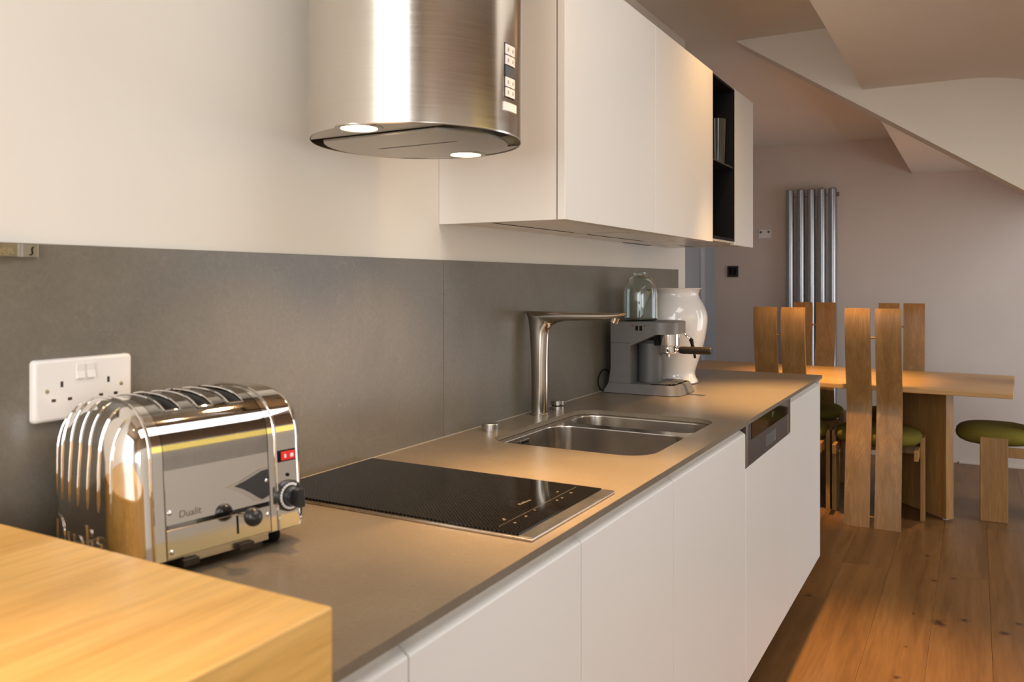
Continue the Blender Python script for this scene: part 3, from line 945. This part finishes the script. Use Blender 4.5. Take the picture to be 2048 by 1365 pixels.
# glass jar on top
jr = thing('glass_jar', 'green tinted glass bell jar standing on the espresso machine', 'jar', (0.1135, 2.66, 1.148))
zj = 1.1482; R0 = .0572
pr = [(0.001, zj), (R0 - .004, zj), (R0, zj + .004), (R0, zj + .085)]
for i in range(1, 9):
    a = math.radians(90 * i / 9.6); pr.append((0.020 + (R0 - .020) * math.cos(a), zj + .085 + .064 * math.sin(a)))
pr += [(0.0185, zj + .1515), (0.0185, zj + .154), (0.0225, zj + .156), (0.0225, zj + .161), (0.0205, zj + .1625), (0.0155, zj + .1615), (0.0155, zj + .152)]
for i in range(8, -1, -1):
    a = math.radians(90 * i / 9.6); pr.append((0.017 + (R0 - .0195) * math.cos(a) - .0005, zj + .085 + .0615 * math.sin(a)))
pr += [(R0 - .003, zj + .008), (R0 - .006, zj + .004), (0.001, zj + .004)]
bm = bmesh.new(); lathe(bm, pr, 0.1135, 2.66, 56, True, True)
obj('body', bm, M_jar, jr, angle=60)

# ------------------------------------------------------------------ vase
vs = thing('vase', 'large glossy white ceramic vase with flared rim behind the espresso machine', 'vase', (0.142, 2.94, ZT))
S = 1 / 546.0
vp = [(0.001, 0.0005), (42 * S, .0005), (45 * S, .002), (46 * S, .006), (44.5 * S, .013), (41.5 * S, .022), (40 * S, .033), (40.3 * S, .043), (42.5 * S, .058), (46 * S, .078), (51 * S, .105), (55.5 * S, .135), (59.5 * S, .165), (62.5 * S, .195), (64.2 * S, .222), (64.2 * S, .240), (62.5 * S, .258), (59.5 * S, .275), (55.5 * S, .290),
      (50.5 * S, .305), (47.5 * S, .316), (46.5 * S, .324), (47.5 * S, .332), (50.5 * S, .3395), (54 * S, .3435), (54 * S, .3455), (51 * S, .3450), (46.5 * S, .3380), (43.5 * S, .326), (46.5 * S, .306), (55 * S, .276), (59 * S, .235), (54 * S, .155), (42 * S, .075), (30 * S, .04), (0.001, .035)]
bm = bmesh.new(); lathe(bm, [(r, ZT + z) for r, z in vp], 0.142, 2.94, 72)
obj('body', bm, M_vase, vs, angle=70)

# ------------------------------------------------------------------ toaster
TA = math.radians(8.95)
ts = thing('toaster', 'polished chrome three-slot toaster with ribbed end beside the oak block', 'toaster', (0.229, 0.683, ZT), -TA)
# local frame: +y along the length (away from camera), -x towards the wall, +x towards the room.  t = -x
TH, TW = 0.217, 0.204
ZBOT = 0.025


def tprof(inset=0.0, n=28, zb=ZBOT):
    """closed outline (x, z) of the loaf section"""
    a = TW / 2 - inset; b = 0.082; zc = 0.135
    top = b - inset
    pts = [(-TW / 2 + a, zb + inset * .3)]
    pts.append((-TW / 2 + a, zc * .55))
    for i in range(n + 1):
        q = PI * i / n
        e = 2 / 2.6
        pts.append((-TW / 2 + a * math.copysign(abs(math.cos(q)) ** e, math.cos(q)), zc + top * abs(math.sin(q)) ** e))
    pts.append((-TW / 2 - a, zc * .55)); pts.append((-TW / 2 - a, zb + inset * .3))
    return pts


def tring(s, inset, zb=ZBOT): return [(x, s, z) for x, z in tprof(inset, zb=zb)]


def tsurf_z(x, inset=0.0):
    a = TW / 2 - inset; u = min(1.0, abs(x + TW / 2) / a); e = 2.6
    return 0.135 + (0.082 - inset) * (1 - u ** e) ** (1 / e)


# middle shell with three real slots cut through the top
bm = bmesh.new()
sv = [0.0, 0.017, 0.041, 0.063, 0.087, 0.109, 0.133, 0.151]
prf = tprof(0.0015, 28)
prf = tprof(0.0002, 28)
rows = [[bm.verts.new((x, s, z)) for x, z in prf] for s in sv]
for a in range(len(sv) - 1):
    for i in range(len(prf) - 1):
        mx = (prf[i][0] + prf[i + 1][0]) / 2
        if a in (1, 3, 5) and -0.168 < mx < -0.030 and prf[i][1] > 0.19: continue
        bm.faces.new((rows[a][i], rows[a][i + 1], rows[a + 1][i + 1], rows[a + 1][i]))
bmesh.ops.solidify(bm, geom=bm.faces[:], thickness=0.0012)
obj('shell', bm, M_chrome, ts, local=True, angle=40)
for k in (1, 3, 5):
    s0, s1 = sv[k], sv[k + 1]
    fr = []
    xs = [-0.030 - 0.138 * i / 12 for i in range(13)]
    bm = bmesh.new()
    loop = [(x, s0 + .001, tsurf_z(x) + .001) for x in xs] + [(x, s1 - .001, tsurf_z(x) + .001) for x in reversed(xs)]
    tube(bm, loop + [loop[0]], .0017, 8, cap=False)
    sr = obj('slot_rim', bm, M_chrome, ts, local=True)
    bm = bmesh.new()
    rows = [[(x, s0, tsurf_z(x) - .003) for x in xs], [(x, s0, 0.06) for x in xs]]
    ring_loft(bm, rows, False, False, closed=False)
    rows = [[(x, s1, tsurf_z(x) - .003) for x in xs], [(x, s1, 0.06) for x in xs]]
    ring_loft(bm, rows, False, False, closed=False)
    bx(bm, -0.168, -0.03, s0, s1, 0.055, 0.06)
    obj('slot_liner', bm, M_coffeed, sr, local=True, smooth=False)
    bm = bmesh.new()
    for i in range(7):
        x = -0.045 - .018 * i
        cyl(bm, (x, s0 + .004, tsurf_z(x) - .012), (x, s0 + .004, 0.07), .0011, n=6)
        cyl(bm, (x, s1 - .004, tsurf_z(x) - .012), (x, s1 - .004, 0.07), .0011, n=6)
    obj('wire_guard', bm, M_chrome2, sr, local=True, kind='stuff')


def endcap(sgn, s_in, s_mid, rad, name, side, top, dome=0.0):
    bm = bmesh.new()
    base = tprof(0.0)

    def ring(s, i_side, i_top):
        a0 = TW / 2; out = []
        for x, z in base:
            kx = 1 - i_side / a0
            zz = z
            if z > 0.135: zz = 0.135 + (z - 0.135) * (1 - i_top / 0.082)
            out.append((-a0 + (x + a0) * kx, s, zz))
        return out
    rings = [ring(s_in, 0, 0), ring(s_mid, 0, 0)]
    for i in range(1, 13):
        q = math.radians(90 * i / 12)
        rings.append(ring(s_mid + sgn * rad * math.sin(q), side * (1 - math.cos(q)), top * (1 - math.cos(q))))
    if dome:
        last = rings[-1]
        for k in (.88, .74, .58, .4, .2, .05):
            rings.append([(-TW / 2 + (x + TW / 2) * k, s + sgn * dome * (1 - k * k), .09 + (z - .09) * k) for x, s, z in last])
    ring_loft(bm, rings)
    bvh = BVHTree.FromBMesh(bm)
    return obj(name, bm, M_chrome, ts, local=True, angle=50), bvh


e1, bvh1 = endcap(-1, -0.001, -0.018, 0.034, 'end_cap', 0.045, 0.060, 0.003)
e2, bvh2 = endcap(1, 0.152, 0.196, 0.016, 'end_cap', 0.016, 0.016)


def face_s(x, z):
    h = bvh1.ray_cast(Vector((x, -1, z)), Vector((0, 1, 0)))
    return h[0].y if h[0] else None


# raised seam bands
for s in (-0.0165, 0.1635):
    bm = bmesh.new()
    pf_ = tprof(-0.0008)
    tube(bm, [(x, s, z) for x, z in pf_], .0018, 8)
    obj('seam_band', bm, M_chrome, e1 if s < 0 else e2, local=True)
# vertical ribs pressed into the near end, following its surface
for i in range(7):
    x = -0.031 - 0.0252 * i
    pts = []
    z = 0.085
    while z < 0.22:
        h = face_s(x, z)
        if h is None or h > -0.022: break
        pts.append((x, h - .0002, z)); z += 0.004 if z < 0.17 else 0.002
    n = len(pts)
    rs = [.0017 * min(1.0, .25 + k / 4, .25 + (n - 1 - k) / 4) for k in range(n)]
    bm = bmesh.new(); tube(bm, pts, rs, 10)
    obj('rib', bm, M_chrome, e1, local=True)
bm = textbm('Dualit', 0.074, 0.0006, frame((-0.186, 0, 0.0135), (1, 0, 0), (0, 0, 1)) @ Matrix.Diagonal((0.76, 1, 1, 1)), bevel=.0006)
for v in bm.verts:
    h = face_s(v.co.x, max(.03, v.co.z))
    if h is not None: v.co.y += h - .0002
obj('embossed_lettering', bm, M_chrome, e1, local=True)
# front plates
fx = -0.0008
bm = bmesh.new(); bx(bm, -.001, fx + .0012, 0.0005, 0.1505, ZBOT + .042, 0.134)
up = obj('front_plate', bm, M_chrome, ts, local=True)
bm = bmesh.new(); bx(bm, -.001, fx + .0016, 0.0005, 0.1505, ZBOT + .002, ZBOT + .036, bev=.0005, seg=1)
lp = obj('front_plate', bm, M_chrome2, ts, local=True)
obj('gap', B(-.0008, fx + .0006, 0.001, 0.150, ZBOT + .0361, ZBOT + .0419), M_black, ts, local=True)
bm = textbm('Dualit', 0.0125, 0.0003, frame((fx + .0014, 0.017, 0.0735), (0, 1, 0), (0, 0, 1)), shear=0.1)
obj('lettering', bm, M_bronze, up, local=True)
# swoosh badge
sw_ = [(0.083, 0.098), (0.105, 0.102), (0.122, 0.1075), (0.137, 0.113), (0.150, 0.1135), (0.150, 0.074), (0.137, 0.069), (0.128, 0.072), (0.117, 0.080), (0.104, 0.0885), (0.093, 0.094)]
bm = bmesh.new(); prism(bm, sw_, 'X', fx + .0013, fx + .0022)
bd = obj('badge', bm, M_chrome2, up, local=True, smooth=False)
sw2 = [(0.096, 0.0975), (0.112, 0.1015), (0.126, 0.106), (0.139, 0.1105), (0.1495, 0.111), (0.1495, 0.0755), (0.138, 0.072), (0.131, 0.0765), (0.121, 0.084), (0.109, 0.0915)]
bm = bmesh.new(); prism(bm, sw2, 'X', fx + .0023, fx + .0027)
obj('badge_inlay', bm, M_badge, bd, local=True, smooth=False)
for (y, z) in ((0.0055, 0.082), (0.146, 0.096), (0.0055, 0.034), (0.146, 0.050)):
    bm = bmesh.new(); lathe(bm, [(.0032, 0), (.003, .001), (.0018, .002), (.0002, .0024)], 0, 0, 14)
    bm.transform(frame((fx + .0013, y, z), (0, 1, 0), (0, 0, 1)))
    obj('screw', bm, M_chrome2, ts, local=True)
# lever slot, levers and ball knobs
obj('lever_slot', B(fx + .0010, fx + .0019, 0.0975, 0.1005, ZBOT + .010, ZBOT + .0355), M_black, lp, local=True)
ly_, lz_ = 0.101, ZBOT + .0373
bm = bmesh.new(); cyl(bm, (fx, .099, lz_ - .002), (.030, ly_, lz_), .0020, n=10)
lv = obj('lever', bm, M_chrome2, ts, local=True)
bm = bmesh.new(); bmesh.ops.create_uvsphere(bm, u_segments=28, v_segments=16, radius=.0120)
bmesh.ops.translate(bm, verts=bm.verts, vec=(.034, ly_, lz_))
obj('ball_knob', bm, M_blackgl, lv, local=True)
# dial and rocker on the control end
yk = 0.182
bm = bmesh.new(); lathe(bm, [(.0215, 0), (.0215, .004), (.020, .0055), (.0185, .0058)], 0, 0, 40, cap1=True)
bm.transform(frame((0.0002, yk, 0.069), (0, 1, 0), (0, 0, 1)))
dl = obj('dial', bm, M_blackgl, ts, local=True)
bm = bmesh.new()
for i in range(22):
    a = math.radians(60 + 13.5 * i); c = (.0166 * math.cos(a), .0166 * math.sin(a))
    bx(bm, c[0] - .0017, c[0] + .0017, c[1] - .0017, c[1] + .0017, .0059, .0062)
bm.transform(frame((0.0002, yk, 0.069), (0, 1, 0), (0, 0, 1)))
obj('dial_scale', bm, M_plate, dl, local=True, smooth=False)
bm = bmesh.new(); lathe(bm, [(.0135, .0058), (.0125, .016), (.012, .018)], 0, 0, 32, cap1=True)
bx(bm, -.0055, .0055, -.0125, .0125, .0165, .030, bev=.0015)
bm.transform(frame((0.0002, yk, 0.069), (0, 1, 0), (0, 0, 1)))
obj('dial_grip', bm, M_blackgl, dl, local=True)
bm = bmesh.new(); bx(bm, -.002, .0016, yk - .0155, yk + .0145, 0.1165, 0.1325, bev=.0008)
rs = obj('rocker_switch', bm, M_black, ts, local=True)
obj('rocker', B(.0012, .0034, yk - .0105, yk + .0125, 0.1185, 0.1305, bev=.0008), M_red, rs, local=True, label='red rocker')
bm = bmesh.new(); bx(bm, .0034, .0037, yk - .006, yk - .003, .122, .127); bx(bm, .0034, .0037, yk + .004, yk + .009, .122, .127)
obj('rocker_marks', bm, M_plate, rs, local=True, smooth=False)
bm = bmesh.new(); bmesh.ops.create_uvsphere(bm, u_segments=12, v_segments=8, radius=.0025)
bmesh.ops.translate(bm, verts=bm.verts, vec=(0.0008, yk, 0.0975))
obj('reset_button', bm, M_black, ts, local=True)
# crumb tray and feet
ct = obj('crumb_tray', B(-.012, -0.004, 0.024, 0.149, 0.0145, ZBOT - .0005, bev=.0006), M_steel, ts, local=True)
for y in (0.018, 0.098):
    obj('tray_clip', B(-.006, .006, y, y + .022, 0.013, 0.022, bev=.001), M_bakelite, ct, local=True)
bm = bmesh.new(); bx(bm, -TW + .006, -.006, -.01, 0.195, 0.022, ZBOT + .001)
obj('bottom_plate', bm, M_coffeed, ts, local=True)
for (x, y) in ((-.028, 0.176), (-.165, 0.176), (-.028, -.012), (-.165, -.012)):
    bm = bmesh.new(); lathe(bm, [(.011, .0005), (.013, .004), (.014, .0215)], x, y, 20, cap0=True, cap1=True)
    obj('foot', bm, M_black, ts, local=True)

# the front leans back a little: the lower edge stands proud of the upper one
def lean(o):
    if o.type == 'MESH' and not o.name.startswith(('foot', 'rib', 'embossed')):
        for v in o.data.vertices:
            x, y, z = v.co
            if z < .135 and x > -.035:
                v.co.x = x + (.135 - max(z, .02)) * .085 * min(1.0, (x + .035) / .030)
    for c in o.children: lean(c)


lean(ts)

# ------------------------------------------------------------------ socket, bar strip
so = thing('double_socket', 'white double wall socket with two switches on the splashback', 'socket', (0.006, 0.722, 1.13))
sy0, sy1, sz0, sz1 = 0.648, 0.7955, 1.0885, 1.1735
bm = bmesh.new()
ro = lambda ins: [(y, z) for y, z in rrect(sy0 + ins, sy1 - ins, sz0 + ins, sz1 - ins, .006, 6)]
ring_loft(bm, [[(0.0063, y, z) for y, z in ro(0)], [(0.0125, y, z) for y, z in ro(0.0004)], [(0.0150, y, z) for y, z in ro(.0022)], [(0.0158, y, z) for y, z in ro(.0055)]])
obj('face_plate', bm, M_plate, so, angle=40)
sx = 0.0159
for yc in (0.687, 0.7565):
    obj('earth_hole', B(sx - .0005, sx + .0001, yc - .0019, yc + .0019, 1.1345, 1.1425), M_bakelite, so, smooth=False)
    obj('pin_hole', B(sx - .0005, sx + .0001, yc - .0145, yc - .0085, 1.1155, 1.1195), M_bakelite, so, smooth=False)
    obj('pin_hole', B(sx - .0005, sx + .0001, yc + .0085, yc + .0145, 1.1155, 1.1195), M_bakelite, so, smooth=False)
for yc in (0.7135, 0.7290):
    bm = bmesh.new()
    prism(bm, [(sx - .001, 1.1435), (sx + .0035, 1.1445), (sx + .0012, 1.1545), (sx + .0022, 1.1645), (sx - .001, 1.1645)], 'Y', yc - .0058, yc + .0058)
    obj('switch', bm, M_plate, so, smooth=False)
for yc in (0.6665, 0.777):
    bm = bmesh.new(); lathe(bm, [(.0029, -.0005), (.0029, .0003), (.002, .0006), (.0002, .0006)], 0, 0, 16)
    bm.transform(frame((sx - .0002, yc, 1.1305), (0, 1, 0), (0, 0, 1)))
    obj('screw', bm, M_brass, so)

kn = thing('bottle_opener_strip', 'bronzed steel strip with a wavy slot on the splashback top edge', 'strip', (0.006, 0.6, 1.32))
bm = bmesh.new()
prf_ = [(0.0065, 0.55)] + [(0.0150, 0.55), (0.0150, 0.626), (0.0135, 0.632), (0.0118, 0.637), (0.0118, 0.6555), (0.0112, 0.6575), (0.0065, 0.6575)]
prism(bm, prf_, 'Z', 1.3115, 1.3285)
ob_ = obj('bar', bm, M_bronze, kn, angle=60)
bm = bmesh.new()
tube(bm, [(0.0121, 0.6455, 1.3145), (0.0121, 0.6475, 1.3146), (0.0121, 0.6490, 1.3160), (0.0121, 0.6490, 1.3180), (0.0121, 0.6484, 1.3205), (0.0121, 0.6482, 1.3225), (0.0121, 0.6490, 1.3240), (0.0121, 0.6505, 1.3246)], .0009, 8)
obj('wavy_slot', bm, M_dark, ob_)
bm = bmesh.new()
# raised worn stamped characters, too worn to read
for (y, z, dy, dz) in ((0.6020, 1.3185, .0012, .006), (0.6040, 1.3195, .0025, .0012), (0.6060, 1.3185, .0012, .006), (0.6085, 1.319, .001, .0055), (0.6105, 1.3215, .003, .0012), (0.6105, 1.3165, .0035, .0014), (0.6118, 1.3185, .0012, .003),
                       (0.6145, 1.319, .001, .005), (0.6168, 1.319, .001, .005), (0.6156, 1.3215, .0022, .001), (0.6156, 1.3165, .0022, .001), (0.6195, 1.319, .0012, .0055), (0.6215, 1.3165, .0026, .0012),
                       (0.604, 1.3140, .006, .0009), (0.6125, 1.3140, .007, .0009)):
    bx(bm, 0.0149, 0.0156, y - dy / 2, y + dy / 2, z - dz / 2, z + dz / 2)
obj('stamped_marks', bm, M_brass, ob_, smooth=False, kind='stuff')

# ------------------------------------------------------------------ oak block bar in the foreground
bk = thing('oak_bar_top', 'thick golden oak bar top in the near left corner', 'counter', (0.3, 0.1, 0.86))
bm = B(0.0005, 0.624, -0.6, 0.546, 0.865, 1.0, bev=.003, seg=3)
obj('block', bm, M_block, bk)
obj('leg_panel', B(0.05, 0.56, -0.5, -0.44, 0.0005, 0.8645), M_block, bk)
obj('leg_panel', B(0.05, 0.50, 0.44, 0.50, 0.0005, 0.8645), M_block, bk)

# ------------------------------------------------------------------ dining chairs
YS = [(0, 0.0), (.116, .018), (.219, .039), (.325, .056), (.413, .078), (.482, .097), (.558, .110), (.621, .116), (.685, .106), (.78, .081), (.858, .062), (.976, .040), (1.077, .033), (1.138, .043)]


def smoothp(pts, n=4):
    out = []
    P = [pts[0]] + pts + [pts[-1]]
    for i in range(1, len(P) - 2):
        for k in range(n):
            t = k / n
            c = []
            for d in (0, 1):
                p0, p1, p2, p3 = P[i - 1][d], P[i][d], P[i + 1][d], P[i + 2][d]
                c.append(0.5 * (2 * p1 + (p2 - p0) * t + (2 * p0 - 5 * p1 + 4 * p2 - p3) * t * t + (3 * p1 - p0 - 3 * p2 + p3) * t ** 3))
            out.append(tuple(c))
    out.append(pts[-1])
    return out


def make_chair(label):
    t = thing('dining_chair', label, 'chair', (0, 0, 0), 0, 'high-back dining chairs')
    sp_ = smoothp(YS)
    for sx_ in (-1, 1):
        xa, xb = (0.0115, 0.1365) if sx_ > 0 else (-0.1365, -0.0115)
        rings = []
        for z, y in sp_:
            rings.append([(xa, y, z), (xb, y, z), (xb, y + .017, z), (xa, y + .017, z)])
        bm = bmesh.new(); ring_loft(bm, rings)
        bmesh.ops.translate(bm, verts=bm.verts, vec=(0, 0, .0005))
        obj('back_slat', bm, M_oak, t, local=True, angle=30)
    for z, y in ((0.985, .0475), (0.055, .017)):
        bm = bmesh.new(); cyl(bm, (-.012, y, z), (.012, y, z), .0055, n=12)
        obj('dowel', bm, M_oak, t, local=True)
    for s in (-1, 1):
        x0, x1 = sorted((s * .211, s * .232))
        obj('leg', B(x0, x1, .265, .393, .0005, .447, bev=.0015, seg=1), M_oak, t, local=True)
        x0, x1 = sorted((s * .190, s * .210))
        obj('side_rail', B(x0, x1, .112, .36, .345, .397, bev=.0015, seg=1), M_oak, t, local=True)
    obj('cross_rail', B(-.189, .189, .33, .35, .345, .397, bev=.0015, seg=1), M_oak, t, local=True)
    # pebble cushion
    bm = bmesh.new(); rings = []
    cy_, ax, ay, zc_, hz = 0.318, .221, .196, .4400, .052
    for j in range(13):
        q = math.radians(-90 + 15 * j)
        k = max(.02, math.cos(q)) ** .55; z = zc_ + hz * math.copysign(abs(math.sin(q)) ** .85, math.sin(q))
        ring = []
        for i in range(48):
            a = 2 * PI * i / 48; e = 2 / 2.7
            ring.append((ax * k * math.copysign(abs(math.cos(a)) ** e, math.cos(a)), cy_ + ay * k * math.copysign(abs(math.sin(a)) ** e, math.sin(a)), z))
        rings.append(ring)
    ring_loft(bm, rings)
    obj('seat_cushion', bm, M_fabric, t, local=True, angle=60)
    return t


c1 = make_chair('oak high-back chair in front of the table, nearest the camera')
c1.location = (0.634, 4.652, 0)
copy_thing(c1, (0.158, 4.652, 0), 0, 'oak high-back chair whose foot is hidden behind the worktop end')
copy_thing(c1, (0.140, 6.00, 0), PI, 'oak high-back chair across the table, in front of the radiator')
copy_thing(c1, (0.680, 6.00, 0), PI + .02, 'oak high-back chair across the table, mostly hidden by the nearest chair')
copy_thing(c1, (1.517, 5.322, 0), PI / 2, 'chair at the right end of the table with olive cushion seen side-on')

# ------------------------------------------------------------------ dining table
tb = thing('dining_table', 'long oak dining table with slanting slab legs behind the worktop', 'table', (0.37, 5.265, 0), math.radians(-2.4))
obj('table_top', B(-.97, .915, -.467, .467, .699, .725, bev=.003), M_oakx, tb, local=True)
# slab legs set at an angle
def slab(px, py, ang, ln, name):
    bm = bmesh.new(); bx(bm, 0, ln, -.024, .024, .008, .6985, bev=.002)
    bm.transform(Matrix.Translation((px, py, 0)) @ Matrix.Rotation(ang, 4, 'Z'))
    o = obj(name, bm, M_oak, tb)
    bm = bmesh.new(); cyl(bm, (px + .03 * math.cos(ang), py + .03 * math.sin(ang), .0005), (px + .03 * math.cos(ang), py + .03 * math.sin(ang), .008), .016, n=16)
    obj('foot_pad', bm, M_plate, o)
slab(0.983, 5.005, math.radians(132), 0.55, 'slab_leg')
slab(-0.27, 5.03, math.radians(43), 0.64, 'slab_leg')

# ------------------------------------------------------------------ radiator, switch, wall plate
ra = thing('radiator', 'tall steel radiator of five vertical tubes on the far wall', 'radiator', (0.015, 6.58, 0.3))
RZ0, RZ1 = 0.22, 1.985
for i, x in enumerate((-.140, -.060, .016, .091, .168)):
    bm = bmesh.new()
    pr = [(0.001, RZ0 - .006), (0.018, RZ0 - .004), (0.0285, RZ0 + .004)] + [(0.0285, RZ1 - .012)]
    for k in range(1, 7):
        a = math.radians(15 * k); pr.append((max(.001, .0285 * math.cos(a)), RZ1 - .012 + .012 * math.sin(a)))
    lathe(bm, pr, x, 6.58, 32)
    obj('tube', bm, M_radi, ra, angle=50)
for z in (0.29, 1.935):
    bm = bmesh.new(); cyl(bm, (-.14, 6.592, z), (.205, 6.592, z), .010, n=14)
    obj('header_pipe', bm, M_radi, ra)
bm = bmesh.new(); cyl(bm, (.198, 6.592, 1.935), (.212, 6.592, 1.935), .015, n=16)
obj('valve', bm, M_bronze, ra)
for z in (0.5, 1.75):
    obj('bracket', B(-.02, .05, 6.605, 6.6395, z, z + .03), M_radi, ra)

sw = thing('light_switch', 'black double light switch low on the far wall', 'switch', (-.59, YF, 1.36))
obj('plate', B(-.634, -.547, YF - .010, YF - .0005, 1.316, 1.404, bev=.002), M_blackgl, sw)
for x in (-.620, -.587):
    obj('rocker', B(x, x + .026, YF - .013, YF - .0101, 1.333, 1.388, bev=.001), M_black, sw)
wp = thing('wall_plate', 'white wall plate with two dark terminals beside the radiator', 'wall plate', (-.34, YF, 1.65))
obj('plate', B(-.389, -.291, YF - .009, YF - .0005, 1.619, 1.687, bev=.002), M_plate, wp)
for x in (-.370, -.310):
    bm = bmesh.new(); cyl(bm, (x, YF - .0088, 1.668), (x, YF - .013, 1.668), .009, n=16)
    obj('terminal', bm, M_coffeed, wp)

# glazing
gm = glassmat('window_glass', (0.95, 0.98, 0.98), 0.0, 1.02)
